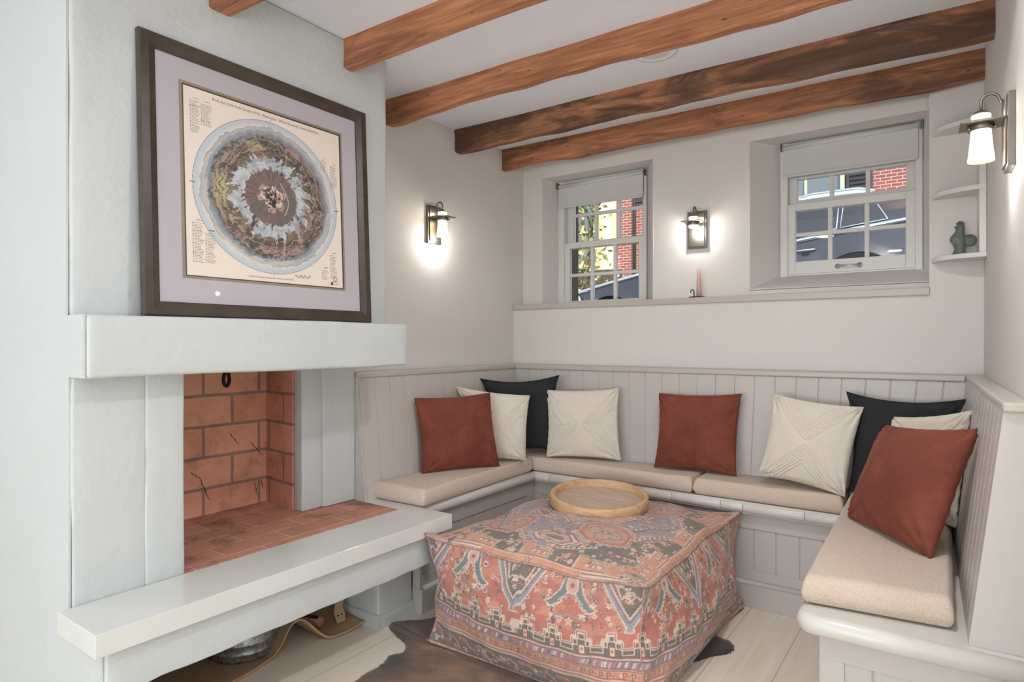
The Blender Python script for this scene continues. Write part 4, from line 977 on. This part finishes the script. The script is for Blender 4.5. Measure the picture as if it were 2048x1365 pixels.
cy=[.80,.95,1.10,1.20,1.29,1.325,1.348,1.362,1.385,1.41,1.435,1.46,1.485,1.52,1.57,1.61,1.640]
cz=[.004,.004,.004,.005,.008,.030,.068,.088,.098,.092,.062,.026,.009,.007,.009,.014,.022]
cxn=[-1.88,-1.88,-1.893,-1.905,-1.928,-1.935,-1.935,-1.935,-1.932,-1.925,-1.912,-1.895,-1.88,-1.872,-1.866,-1.862,-1.862]
yy=np.linspace(.80,1.64,110); nz_=np.interp(yy,cy,cz); ker=np.array([1,2,3,2,1])/9.; zz_=np.convolve(np.pad(nz_,2,'edge'),ker,'valid'); xx=np.convolve(np.pad(np.interp(yy,cy,cxn),2,'edge'),ker,'valid')
nj=24; P=np.zeros((110,nj,3))
for j in range(nj):
    s_=j/(nj-1); zb=zz_*(1-.55*s_)+np.where(yy>1.42,.085*s_**1.6*np.clip((yy-1.42)/.15,0,1),0)
    sh=.10*s_*np.clip((yy-1.30)/.2,0,1)
    P[:,j,0]=xx+( -2.26-xx)*s_; P[:,j,1]=np.minimum(yy+.02*s_*np.sin(yy*9),1.648); P[:,j,2]=zb
o=grid_obj('leather_sheet',P,lea_m,lc); s_=o.modifiers.new('Solid','SOLIDIFY'); s_.thickness=.004; s_.offset=1
MB().tube([tuple(P[i,0]+np.array([0,0,.002])) for i in range(110)],.0032,8).build('bound_edge',leae_m,lc)
m=MB(); m.tube([(-1.955,1.505,.040),(-2.16,1.475,.060)],.0165,20); m.build('carry_dowel',simple('dowel_wood',(186,134,106),.5),lc,label='wooden carry dowel with pale pinkish end')
# strap tab with two holes
Ta=Vector((-1.935,1.565,.018)); ex=Vector((.25,.95,.10)).normalized(); ey=Vector((-.55,.10,.85)).normalized(); en=ex.cross(ey).normalized()
m=MB(); 
def tp(a,b,c): return tuple(Ta+ex*a+ey*b+en*c)
path=[(0,0),(.034,0),(.040,.03),(.036,.055),(.052,.080),(.070,.088),(.066,.105),(.040,.100),(.012,.072),(-.002,.04)]
m.prism([tp(a,b,0) for a,b in path],tuple(en*.004)); m.build('strap_tab',simple('pale_strap_leather',(172,152,118),.6),lc)
m=MB()
for a in (.010,.026): m.tube([tp(a,.026,-.001),tp(a,.026,.0052)],.0035,10)
m.build('strap_hole',dark_m,lc)
m=MB(); m.tube([(-2.02,1.42,.10),(-1.98,1.47,.07),(-1.965,1.50,.058)],.006,8); m.build('iron_loop',iron_m,lc)
# ------------------------------------------------------------ framed print leaning on the mantel
p0=Vector((-1.757,0,1.1705)); upv=Vector((-.034,0,.79)).normalized(); N_=Vector((0,1,0)).cross(upv)
def FPt(a,b,d=0): return tuple(p0+Vector((0,1,0))*a+upv*b+N_*d)
pic=empty('framed_print',FPt(1.18,0,-.008),'large dark-framed circular mountain panorama print leaning on the mantel','picture')
fr_m=simple('dark_stained_frame',(70,58,48),.35,bscale=90,bstr=.25,bdist=.002,var=.35,vscale=14)
O4=[(.785,0),(1.577,0),(1.577,.778),(.785,.778)]; w_=.045
I4=[(.785+w_,w_-.005),(1.577-w_,w_-.005),(1.577-w_,.778-w_+.004),(.785+w_,.778-w_+.004)]
for k in range(4):
    a,b=O4[k],O4[(k+1)%4]; c,d=I4[(k+1)%4],I4[k]
    def lp(p,q,t): return (p[0]+(q[0]-p[0])*t,p[1]+(q[1]-p[1])*t)
    prof=[(0,-.014),(0,.003),(.10,.006),(.55,.006),(.80,.001),(1.,-.003),(1.,-.014)]
    V=[];
    for (o_,i_) in ((a,d),(b,c)):
        for t,h in prof: q=lp(o_,i_,t); V.append(FPt(q[0],q[1],h))
    n=len(prof); m=MB(); m.add(V,[tuple(range(n)),tuple(range(n,2*n))[::-1]]+[(i,(i+1)%n,n+(i+1)%n,n+i) for i in range(n)]); m.build('frame_moulding',fr_m,pic)
def rect(name,a0,a1,b0,b1,d,mat):
    m=MB(); m.hexa([FPt(a0,b0,d-.0008),FPt(a1,b0,d-.0008),FPt(a1,b0,d),FPt(a0,b0,d),FPt(a0,b1,d-.0008),FPt(a1,b1,d-.0008),FPt(a1,b1,d),FPt(a0,b1,d)]); return m.build(name,mat,pic)
rect('mat_board',.829,1.534,.039,.740,-.0075,simple('lilac_grey_mat',(198,192,198),.8))
rect('inner_mat',.895,1.469,.1095,.676,-.0068,simple('olive_mat',(150,148,128),.7))
rect('fillet',.9035,1.4615,.1165,.668,-.0061,simple('bronze_fillet',(104,76,50),.4,.4))
ru=np.arange(0,.5501,.0014); rv=np.arange(0,.5441,.0014); cv=Canvas(ru,rv,(246,234,220))
cxp,cyp=.2755,.2695; dx=(cv.U-cxp)/.2555;dy=(cv.V-cyp)/.2435; R=np.hypot(dx,dy); A=np.arctan2(dy,dx)
# wrap-around angular coordinates
ca,sa=np.cos(A),np.sin(A)
na=vnoise(ca*1.6+5,sa*1.6+5+R*2.0,5,41,5,.6); nb_=vnoise(ca*3+R*1.5+9,sa*3+9,4,42,5,.6); nr=vnoise(ca*2+3,sa*2+3,6,43,4); nf=vnoise(cv.U,cv.V,60,44,4,.65); 
def tang(ka,kr,seed,oc=4,tw=0.):
    w_=np.clip((np.abs(A)-2.2)/.9,0,1)*.5; A2=np.where(A>0,A-2*PI,A+2*PI)
    return vnoise(A*ka+R*tw+40,R*kr+3,1,seed,oc,.6)*(1-w_)+vnoise(A2*ka+R*tw+40,R*kr+3,1,seed,oc,.6)*w_
nst=tang(1.6,11,45,5,2.); nt2=tang(2.6,7,46,5,-3.)
Rw=R+(.06*(nr-.5))
C=cv.c
def put(mask,col,al=1.): 
    c=np.array(lin(col)); al=np.broadcast_to(al,mask.shape)[...,None]; C[mask]=(C*(1-al)+c*al)[mask]
put(R<1,(222,222,218)); put((R<.99)&(R>.93),(206,212,216)); put((R<.95)&(nf>.5),(224,222,216),.6)
put(Rw<.90+.03*(nst-.5),(206,200,194)); 
def sm(x,lo,hi): t=np.clip((x-lo)/(hi-lo),0,1); return (t*t*(3-2*t))[...,None]
L_=lambda c: np.array(lin(c))
mc=L_((112,96,90))*np.ones(C.shape)
mc=mc*(1-sm(nst,.42,.62))+L_((170,144,128))*sm(nst,.42,.62); mc=mc*(1-sm(nt2,.52,.40))+0 if False else mc
k1=sm(-nt2,-.47,-.36); mc=mc*(1-k1)+L_((84,84,86))*k1
k1=sm(na,.52,.64); mc=mc*(1-k1)+L_((128,118,92))*k1
k1=sm(-na,-.44,-.34); mc=mc*(1-k1)+L_((92,76,74))*k1
k1=sm(nb_,.60,.70)*.8; mc=mc*(1-k1)+L_((206,182,152))*k1
k1=sm(nt2,.60,.68)*.8; mc=mc*(1-k1)+L_((182,150,142))*k1
gl=np.exp(-(((dx+.66)/.11)**2+((dy+.02)/.20)**2))+.8*np.exp(-(((dx+.22)/.16)**2+((dy-.64)/.06)**2)); k1=(np.clip(gl*1.4-.25+(nst-.5),0,1)*.85)[...,None]; mc=mc*(1-k1)+L_((214,206,150))*k1
Rj=Rw+.030*(nf-.5)+.035*(nt2-.5); w0=sm(-Rj,-.800,-.788); C[:]=C*(1-w0)+mc*w0
put((Rj<.90)&(Rj>.80)&(nst>.5),(184,186,188),.7); put((Rj<.86)&(Rj>.80)&(nt2>.48),(150,158,168),.8); put((Rj<.82)&(Rj>.79),(128,136,146),.8)
for rk,cc in ((.775,(74,84,96)),(.74,(178,160,150)),(.715,(92,88,90)),(.67,(70,72,76)),(.64,(186,164,140)),(.60,(84,74,72)),(.56,(150,126,108))):
    put(np.abs(Rj+.16*(nst-.5)+.14*(na-.5)-rk)<.011*(.2+1.3*nf),cc,.75)
put((np.abs(Rj-.905)<.004)&(nst>.4),(120,126,134),.7)
cloud=np.abs(Rw-.43+.09*(na-.5)*4)<.095+.22*(nf-.5)+.20*(nb_-.5); put(cloud,(186,192,196)); put(cloud&(nf>.53),(208,210,210)); put(cloud&(nst<.42),(158,164,170),.7)
nrad=vnoise(ca*9+3,sa*9+3+R*2.5,3,47,4,.6); core=Rw<.36+.07*(nf-.5); put(core,(126,108,100)); put(core&(nrad>.60),(140,122,114)); put(core&(nrad<.36),(112,98,92)); put(core&(nf>.58),(134,122,118),.6); put(core&(na>.55)&(sa<0),(112,112,108)); put((R<.20)&(nst>.48),(196,164,150)); put((R<.16)&(nf>.52),(226,212,196)); put((R<.13)&(nf<.42),(64,56,54))
put((R>.992)&(R<1.0),(150,154,158))
r_=np.random.default_rng(3)
for _ in range(16):
    a=r_.uniform(-.04,.04);b=r_.uniform(-.035,.03); cv.line([(cxp+a+.01,cyp+b),(cxp+a+.01+r_.uniform(-.016,.016),cyp+b+r_.uniform(-.02,.02))],.0022,[(232,224,208),(70,60,58),(214,190,170)][r_.integers(3)])
cv.line([(cxp+.03+.03*math.sin(t),cyp+.055-.04*t) for t in np.linspace(0,2.6,14)],.0026,(214,200,186))
for (x,y) in ((0,1),(0,-1),(1,0),(-1,0)): cv.line([(cxp+x*.247,cyp+y*.237),(cxp+x*.262,cyp+y*.252)],.0016,(90,90,92))
ink=(108,94,84)
def col(x,y,w,n,pitch=.0058,num=True):
    cv.line([(x+w*.2,y+.009),(x+w*.8,y+.009)],.0020,ink)
    for k in range(n):
        yv=y-k*pitch; 
        if num: cv.line([(x-.006,yv),(x-.003,yv)],.0016,ink)
        xx_=x; end=x+w*r_.uniform(.55,1.)
        while xx_<end:
            l=r_.uniform(.003,.009); cv.line([(xx_,yv),(min(end,xx_+l),yv)],.0015,(142,128,116)); xx_+=l+.0022
col(.024,.505,.024,22,.0043); col(.056,.503,.026,15,.0043); col(.514,.425,.022,18,.0043); col(.474,.438,.018,9,.0043); col(.024,.152,.030,26,.0045); col(.062,.126,.026,20,.0045); col(.504,.110,.022,19,.0044); col(.468,.056,.020,8,.0044)
cv.line([(.517+.0095*math.cos(t),.030+.0085*math.sin(t)) for t in np.linspace(0,2*PI,20)],.0018,(198,110,104)); cv.line([(.517+.006*math.cos(t),.030+.005*math.sin(t)) for t in np.linspace(0,2*PI,14)],.0014,(198,110,104))
cv.outl([(.507,.010),(.528,.010),(.528,.020),(.507,.020)],None,[(.0014,(120,110,104))]); cv.poly([(.498,.008),(.507,.008),(.507,.017),(.498,.017)],(70,64,60))
sg=[(.355+.0016*i,.026+.004*math.sin(i*1.7)+.003*math.sin(i*.6)) for i in range(38)]; cv.line(sg,.0014,(84,76,70))
AU,AV=np.meshgrid(ru,rv,indexing='ij'); a0,b0=.9065,.1195
PP=np.stack([np.full(AU.shape,p0.x)+upv.x*(b0+AV)+N_.x*-.0056, a0+AU, np.full(AU.shape,p0.z)+upv.z*(b0+AV)+N_.z*-.0056],-1)
prt=grid_obj('panorama_print',PP,print_m,pic,colors=cv.c,smooth=False)
def text(s_,a,b,width,h,parent,mat,spacing=1.25):
    cu=bpy.data.curves.new('print_lettering','FONT'); cu.body=s_; cu.size=h; cu.align_x='CENTER'; cu.space_character=spacing; cu.fill_mode='FRONT'
    o=bpy.data.objects.new('print_lettering',cu); COL.objects.link(o); bpy.context.view_layer.update()
    me=bpy.data.meshes.new_from_object(o.evaluated_get(bpy.context.evaluated_depsgraph_get())); bpy.data.objects.remove(o)
    co=np.array([v.co for v in me.vertices]); 
    k=width/(co[:,0].max()-co[:,0].min()); c0=(co[:,0].max()+co[:,0].min())/2
    base=Vector(FPt(a,b,-.0052))
    for v in me.vertices:
        v.co=Vector((0,1,0))*((v.co.x-c0)*k)+upv*(v.co.y)
    me.materials.clear(); me.materials.append(mat); o=bpy.data.objects.new('print_lettering',me); COL.objects.link(o); place(o,base,parent); return o
ink_m=simple('printing_ink',(92,78,70),.7)
text('Birds-Eye View from Summit of Mt. Washington, White Mountains, New-Hampshire',1.180,.6435,.375,.0135,prt,ink_m,1.2)
text('Issued by Passenger Department of Boston & Maine R.R.',1.176,.1300,.160,.0068,prt,ink_m,1.1)
rect('glass_sheet',.829,1.534,.039,.740,-.0036,pglass_m)
# ------------------------------------------------------------ street outside
def gz(x): return 1.28+.118*(x+.86)
asph_m=simple('asphalt',(96,94,92),.9,bscale=80,bstr=.3,var=.15,vscale=8)
m=MB(); m.hexa([(-16,3.45,gz(-16)-.1),(7,3.45,gz(7)-.1),(7,22,gz(7)-.1),(-16,22,gz(-16)-.1),(-16,3.45,gz(-16)),(7,3.45,gz(7)),(7,22,gz(7)),(-16,22,gz(-16))]); m.build('street_ground',asph_m,kind=S)
# parked car
def mkpaint(name,rgb):
    return simple(name,rgb,.35,.1,Coat_Weight=.5,Coat_Roughness=.03)
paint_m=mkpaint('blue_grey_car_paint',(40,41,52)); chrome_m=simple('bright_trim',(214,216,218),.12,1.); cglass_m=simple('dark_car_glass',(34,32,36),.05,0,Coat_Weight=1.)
rglass_m=simple('sky_lit_glass',(150,172,186),.08,.6,Coat_Weight=1.); roof_m=simple('roof_sky_sheen',(196,212,216),.2,.5,Coat_Weight=1.)  # pale tones put the reflected sky into the glass and roof colour
car=empty('parked_car',(-2.1,8.1,gz(-2.1)),'dark blue-grey parked sedan on the sloping street outside both windows','car')
WX=(-3.64,-.86); WR=.405
def iz(x,xs,zs_): return float(np.interp(x,xs,zs_))
bel=lambda x: iz(x,[-4.6,-4.45,-4.2,-3.2,-2.9,-.9,.1,.3],[.62,.74,.86,.945,.955,.985,.985,.90])
roofe=lambda x: iz(x,[-3.25,-3.05,-2.45,-2.0,-1.3,-.85,-.55,-.1,.05],[0,.02,.38,.49,.52,.46,.34,.07,.0])
def inset(x): return iz(x,[-4.62,-4.5,-4.2,-3.7,-.8,0,.22,.34],[.55,.25,.10,.02,.0,.05,.16,.42])
ns=150; XS=np.linspace(-4.6,.33,ns)
def rowset(x):
    zb=.24
    for wx in WX:
        d=abs(x-wx)
        if d<WR: zb=max(zb,.33+math.sqrt(WR*WR-d*d))
    b=bel(x); i0=inset(x); r=roofe(x); pts=[]
    for t in np.linspace(0,1,8):
        z=zb+(b-.05-zb)*t; zn=(z-.24)/(b-.29); y=i0+.035*(1-math.sin(PI*min(1,max(0,zn))*.9))+ (.022*math.exp(-((z-.66)/.03)**2)*0)
        fl=0
        for wx in WX:
            dd=math.hypot(x-wx,z-.33)
            if dd<WR+.09: fl=max(fl,.030*(1-(dd-WR)/.09))
        pts.append((y-fl,z))
    pts.append((i0+.045,b-.015)); pts.append((i0+.075,b+.004))
    cen=b+ (.08 if x<-3.1 else .04)
    yr=.075+.30*min(1,r/.38) 
    for t in (.33,.66,1.): pts.append((i0+.075+(yr-.075)*t,b+.004+r*t*.98))
    ztop=max(b+.004+r, b+.03)
    for t in (.3,.65,1.): pts.append((min(.9,i0+yr)+( .9-min(.9,i0+yr))*t, b+.004+r*.98+ (.05 if r>.02 else .07)*math.sin(t*PI/2)))
    return pts
for mir in (0,1):
    P=np.zeros((ns,16,3))
    for i,x in enumerate(XS):
        for j,(y,z) in enumerate(rowset(x)): P[i,j]=(x,7.2+(y if not mir else 1.8-y),z+gz(x))
    o=grid_obj('body_shell',P,paint_m,car)
def ysurf(x,z):
    b=bel(x); r=max(roofe(x),.05); t=min(1,max(0,(z-b-.004)/(r*.98))); yr=.075+.30*min(1,r/.38)
    return 7.2+inset(x)+.075+(yr-.075)*t
def swin(name,pts,mir=False):
    # subdivide outline and drop it on the greenhouse surface
    V=[]
    for x,z in pts: V.append((x,ysurf(x,z)-.006,z+gz(x)))
    m=MB(); n=len(V); m.add(V+[(a,b+.004,c) for a,b,c in V],[tuple(range(n)),tuple(range(n,2*n))[::-1]]+[(i,(i+1)%n,n+(i+1)%n,n+i) for i in range(n)]); g=m.build(name,cglass_m,car,label='dark side window')
    MB().tube([(a,b-.004,c) for a,b,c in V],.0075,8,closed=True).build('window_trim',chrome_m,g,label='bright window surround')
def wpts(x0,x1,taper0,taper1):
    lo=[(x,bel(x)+.035) for x in np.linspace(x0,x1,14)]; hi=[(x,bel(x)+max(.045,roofe(x)*.86)) for x in np.linspace(x1-taper1,x0+taper0,14)]
    return lo+hi
swin('front_side_window',wpts(-2.86,-1.93,.42,.0)); swin('rear_side_window',wpts(-1.88,-1.02,.0,.0)); swin('quarter_window',wpts(-.98,-.56,.0,.16))
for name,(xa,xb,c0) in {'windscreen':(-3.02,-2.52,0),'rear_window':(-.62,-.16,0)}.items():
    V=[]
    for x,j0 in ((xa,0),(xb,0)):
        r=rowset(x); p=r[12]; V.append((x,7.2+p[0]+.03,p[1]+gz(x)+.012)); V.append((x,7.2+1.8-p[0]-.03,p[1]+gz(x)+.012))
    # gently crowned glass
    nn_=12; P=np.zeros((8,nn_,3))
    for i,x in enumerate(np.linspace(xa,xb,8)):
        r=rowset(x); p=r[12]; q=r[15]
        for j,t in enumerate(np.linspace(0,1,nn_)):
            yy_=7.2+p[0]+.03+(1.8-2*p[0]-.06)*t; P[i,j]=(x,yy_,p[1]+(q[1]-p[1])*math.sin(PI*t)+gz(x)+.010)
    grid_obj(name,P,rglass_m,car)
def path_on(z_off,x0,x1,n=40,rr=.006,name='belt_highlight'):
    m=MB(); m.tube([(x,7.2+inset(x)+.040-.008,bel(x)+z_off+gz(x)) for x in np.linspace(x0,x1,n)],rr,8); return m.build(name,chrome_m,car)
path_on(-.016,-4.2,-.0,rr=.026)  # wide bright tube drawn as the sky highlight along the shoulder
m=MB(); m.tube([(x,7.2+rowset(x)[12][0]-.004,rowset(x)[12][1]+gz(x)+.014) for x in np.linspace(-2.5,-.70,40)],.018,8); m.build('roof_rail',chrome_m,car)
m=MB(); m.tube([(x,7.2+rowset(x)[12][0]-.012,rowset(x)[12][1]+gz(x)-.030) for x in np.linspace(-2.5,-.62,40)],.030,10); m.build('roof_edge_highlight',simple('roof_sky_sheen',(196,212,216),.2,.5,Coat_Weight=1.),car)  # pale tube added as the bright sky reflection along the roof side
P=np.zeros((30,14,3))
for i,x in enumerate(np.linspace(-2.45,-.72,30)):
    r=rowset(x); p=r[12]; q=r[15]
    for j,t in enumerate(np.linspace(0,1,14)): P[i,j]=(x,7.2+p[0]+.01+(1.8-2*p[0]-.02)*t,p[1]+(q[1]-p[1])*math.sin(PI*t)+gz(x)+.012)
grid_obj('roof_panel',P,roof_m,car)  # pale sheet over the dark shell, coloured as reflected sky
for wx in WX:
    z0=.33+gz(wx); 
    m=MB(); m.lathe([(.20,-.005),(.235,-.012),(.325,-.012),(.335,.0),(.335,.20),(.2,.20)],(wx,7.235,z0),48,'y'); w=m.build('wheel',glassg_m,car,label='black tyre with pale alloy rim')
    m=MB(); m.lathe([(.205,.01),(.232,-.006),(.232,.002),(.20,.03),(.06,.02),(.05,-.002),(0,-.002)],(wx,7.235,z0),40,'y')
    for k in range(5):
        a=k*2*PI/5; m.tube([(wx+.05*math.cos(a),7.238,z0+.05*math.sin(a)),(wx+.21*math.cos(a),7.236,z0+.21*math.sin(a))],.018,8)
    m.build('alloy_rim',simple('alloy',(196,198,200),.25,.9),w)
    m=MB(); m.lathe([(0,.0),(WR+.02,.0)],(wx,7.36,z0),32,'y'); m.lathe([(WR+.012,.0),(WR+.012,-.12)],(wx,7.36,z0),48,'y'); m.build('arch_liner',glassg_m,car)
    m=MB(); pts=[(wx+(WR+.004)*math.cos(t),7.2+inset(wx)-.002,.33+(WR+.004)*math.sin(t)+gz(wx+WR*math.cos(t))) for t in np.linspace(.05,PI-.05,30)]; m.tube(pts,.007,8); m.build('arch_trim',chrome_m,car)
for hx in (-1.30,-2.30):
    m=MB(); z0=.835+gz(hx); m.tube([(hx-.10,7.212,z0-.004),(hx-.085,7.185,z0),(hx,7.176,z0+.004),(hx+.085,7.185,z0+.008),(hx+.10,7.212,z0+.008)],[.008,.011,.012,.011,.008],10); m.build('door_handle',chrome_m,car)
    m=MB(); m.lathe([(0,-.004),(.036,-.003),(.04,.004),(0,.006)],(hx+.0,7.214,z0-.03),24,'y'); m.build('handle_recess',glassg_m,car)
m=MB(); m.prism([(-4.35,7.30,.66+gz(-4.35)),(-4.02,7.215,.70+gz(-4.02)),(-4.06,7.20,.80+gz(-4.06)),(-4.38,7.29,.74+gz(-4.38))],(0,.05,.0)); m.build('headlamp',simple('headlamp_lens',(214,220,226),.08,.2,Coat_Weight=1.),car)
m=MB(); m.box((-4.3,7.55,gz(-4.3)+.25),(.1,8.65,gz(-4.3)+.55)); m.build('underbody',glassg_m,car)
# buildings across the street
bd=empty('brick_building',(-3,18,1.2),'red brick building with shuttered windows across the street','building')
MB().box((-7.75,16.0,-.5),(5.0,19,10)).build('facade',street_brick_m,bd,origin=False)
cream_w=simple('cream_stucco',(226,210,180),.8,bscale=20,bstr=.1); shut_m=simple('dark_shutter',(50,50,54),.5); frm_m=simple('pale_green_frame',(170,178,158),.5); gw=simple('distant_pane',(92,100,104),.08,0,Coat_Weight=1.)
def fwin(bd,x0,x1,z0,z1,Y,shut=True,fm=frm_m):
    m=MB(); t=.09
    m.box((x0-t,Y-.10,z0-t),(x0,Y,z1+t)).box((x1,Y-.10,z0-t),(x1+t,Y,z1+t)).box((x0,Y-.10,z1),(x1,Y,z1+t)).box((x0,Y-.12,z0-t),(x1,Y,z0)).box(((x0+x1)/2-.03,Y-.06,z0),((x0+x1)/2+.03,Y,z1)).box((x0,Y-.06,(z0+z1)/2-.03),(x1,Y,(z0+z1)/2+.03))
    f=m.build('window',fm,bd); MB().box((x0,Y-.03,z0),(x1,Y-.01,z1)).build('pane',gw,f)
    if shut:
        for (a,b) in ((x0-t-.55,x0-t-.03),(x1+t+.03,x1+t+.55)):
            m=MB(); m.box((a,Y-.07,z0-t),(a+.06,Y-.02,z1+t)).box((b-.06,Y-.07,z0-t),(b,Y-.02,z1+t)).box((a,Y-.07,z1+t-.08),(b,Y-.02,z1+t)).box((a,Y-.07,z0-t),(b,Y-.02,z0))
            z=z0
            while z<z1: m.hexa([(a+.05,Y-.06,z),(b-.05,Y-.06,z),(b-.05,Y-.02,z+.02),(a+.05,Y-.02,z+.02),(a+.05,Y-.06,z+.015),(b-.05,Y-.06,z+.015),(b-.05,Y-.02,z+.035),(a+.05,Y-.02,z+.035)]); z+=.10
            m.box((a+.05,Y-.022,z0),(b-.05,Y-.015,z1)); m.build('shutter',shut_m,bd)
fwin(bd,-3.6,-2.15,4.15,6.2,16.0); fwin(bd,-6.6,-5.6,5.0,7.2,16.0); fwin(bd,1.2,2.4,4.6,6.4,16.0)
MB().tube([(-7.2,15.94,1),(-7.2,15.94,9.5)],.045,8).build('drainpipe',shut_m,bd)
ch=empty('cream_building',(-11,17,0),'sunlit cream building with tall framed windows, seen past the foliage','building')
MB().box((-16,15.7,-.8),(-7.78,19,10)).build('facade',cream_w,ch)
fwin(ch,-9.1,-8.2,3.3,5.1,15.7,False,simple('ochre_frame',(206,178,120),.6)); fwin(ch,-11.2,-10.2,3.2,5.1,15.7,False,simple('ochre_frame',(206,178,120),.6))
fen_m=woodmat('weathered_fence',[(.2,(52,42,34)),(.5,(84,68,54)),(.8,(112,92,72))],(30,30,3),rough=.85)
fc=empty('board_fence',(-6.7,11,gz(-6.7)),'dark weathered board fence behind the car, seen through the narrow window','fence')
m=MB(); x=-8.6
while x<-5.35:
    m.box((x,11-.012,gz(x)-.1),(x+.125,11.012,2.50+.012*math.sin(x*40))); x+=.135
m.build('board_panel',fen_m,fc); MB().box((-8.6,11.013,2.28),(-5.35,11.06,2.36)).box((-8.6,11.013,1.0),(-5.35,11.06,1.08)).build('rail',fen_m,fc)
# climbing shrub
sh=empty('leafy_shrub',(-5.15,9.3,gz(-5.15)),'green leafy shrub beside the fence, seen at the left of the narrow window','shrub')
r_=np.random.default_rng(21); V=[];F=[];CC=[]
def leaf(c,sz,col):
    d=Vector(r_.normal(size=3)).normalized(); e=d.orthogonal().normalized(); n=d.cross(e); o=len(V)
    for a,b in ((0,0),(.5,.28),(1,0),(.5,-.28)): V.append(tuple(Vector(c)+d*(a*sz)+e*(b*sz)+n*(.08*sz*(a==.5)))); CC.append(lin(col))
    F.append((o,o+1,o+2,o+3))
m=MB()
for k in range(7):
    x0=-5.30+r_.uniform(-.22,.22); p=[(x0,9.3+r_.uniform(-.15,.15),gz(x0))]
    for z in np.linspace(1.1,4.3,9): x0+=r_.uniform(-.12,.12); p.append((x0,9.3+r_.uniform(-.2,.2),z))
    m.tube(p,[.02]+[.014]*8+[.006],6)
    for q in p[2:]:
        for _ in range(15):
            c=(q[0]+r_.normal()*.16,q[1]+r_.normal()*.16,q[2]+r_.normal()*.22); leaf(c,r_.uniform(.07,.15),[(112,134,70),(148,160,96),(86,104,54),(178,180,128),(120,110,70)][r_.integers(5)])
m.build('stem',simple('bark',(96,78,60),.8),sh)
me=bpy.data.meshes.new('foliage'); o0=Vector((-5.15,9.3,1)); me.from_pydata([tuple(Vector(v)-o0) for v in V],[],F); a=me.color_attributes.new('Col','FLOAT_COLOR','POINT'); a.data.foreach_set('color',np.array([[*c,1] for c in CC],np.float32).ravel()); me.materials.append(leafm)
fo=bpy.data.objects.new('foliage',me); COL.objects.link(fo); place(fo,o0,sh)
# ------------------------------------------------------------ light
def area(name,loc,rot,size,e,col=(1,1,1),sy=None,spread=None):
    L=bpy.data.lights.new(name,'AREA'); L.energy=e; L.color=col
    if sy: L.shape='RECTANGLE'; L.size=size; L.size_y=sy
    else: L.shape='DISK'; L.size=size
    if spread: L.spread=spread
    o=bpy.data.objects.new(name,L); COL.objects.link(o); o.location=loc; o.rotation_euler=rot; return o
KI=1.0
for (x,y,e) in ((.75,.30,6.0),(-1.1,-.6,3),(2.2,-.3,3),(-2.8,-.6,3),(-.6,-2.2,4),(1.2,-2.2,4)):
    area('ceiling_lamp_fill',(x,y,CEIL-.012),(0,0,0),.16,e*KI,(.97,.98,1.0))  # first one follows the mantel shadow, the rest are added unseen fill
area('alcove_fill',(-.30,1.25,CEIL-.012),(0,0,0),.16,8.5*KI,(.98,.985,1.0))  # added light without a fixture, brightens the alcove
area('rear_fill_light',(-.4,-3.42,1.05),(PI/2+.50,0,0),3.2,92*KI,(.90,.955,1.0),sy=1.3)  # added soft daylight in front of a solid wall, no window there
area('side_fill_light',(3.02,-.9,1.25),(PI/2+.25,0,PI/2),2.2,14*KI,(.90,.96,1.0),sy=1.5)  # added side fill, the wall behind it is closed
sun=bpy.data.lights.new('sun','SUN'); sun.energy=3.3; sun.angle=.01; sun.color=(1,.95,.86); so=bpy.data.objects.new('sun',sun); COL.objects.link(so)
so.rotation_euler=Vector((.55,-.62,.66)).to_track_quat('Z','Y').to_euler()
W=bpy.data.worlds.new('World'); SC.world=W; W.use_nodes=True; nt=W.node_tree; nt.nodes.clear()
sky=nt.nodes.new('ShaderNodeTexSky'); sky.sky_type='NISHITA'; sky.sun_disc=False; sky.sun_elevation=math.radians(40); sky.sun_rotation=math.radians(140); sky.air_density=1.; sky.dust_density=1.5
bg=nt.nodes.new('ShaderNodeBackground'); bg.inputs[1].default_value=.32; mx=nt.nodes.new('ShaderNodeMix'); mx.data_type='RGBA'; mx.inputs[0].default_value=.55; mx.inputs[7].default_value=(2.6,2.9,3.0,1); ou=nt.nodes.new('ShaderNodeOutputWorld'); nt.links.new(sky.outputs[0],mx.inputs[6]); nt.links.new(mx.outputs[2],bg.inputs[0]); nt.links.new(bg.outputs[0],ou.inputs[0])
# ------------------------------------------------------------ camera
cam=bpy.data.cameras.new('camera'); cam.sensor_fit='HORIZONTAL'; cam.sensor_width=36; cam.lens=36*1250/2048; cam.clip_start=.05; cam.clip_end=200
cam.shift_y=(684-682.5)/2048
co=bpy.data.objects.new('camera',cam); COL.objects.link(co); co.location=(0,0,H); co.rotation_euler=(PI/2,0,math.atan(888/1250)); SC.camera=co
SC.view_settings.view_transform='Standard'; SC.view_settings.look='None'; SC.view_settings.gamma=1; SC.view_settings.use_curve_mapping=False; SC.view_settings.exposure=0.60
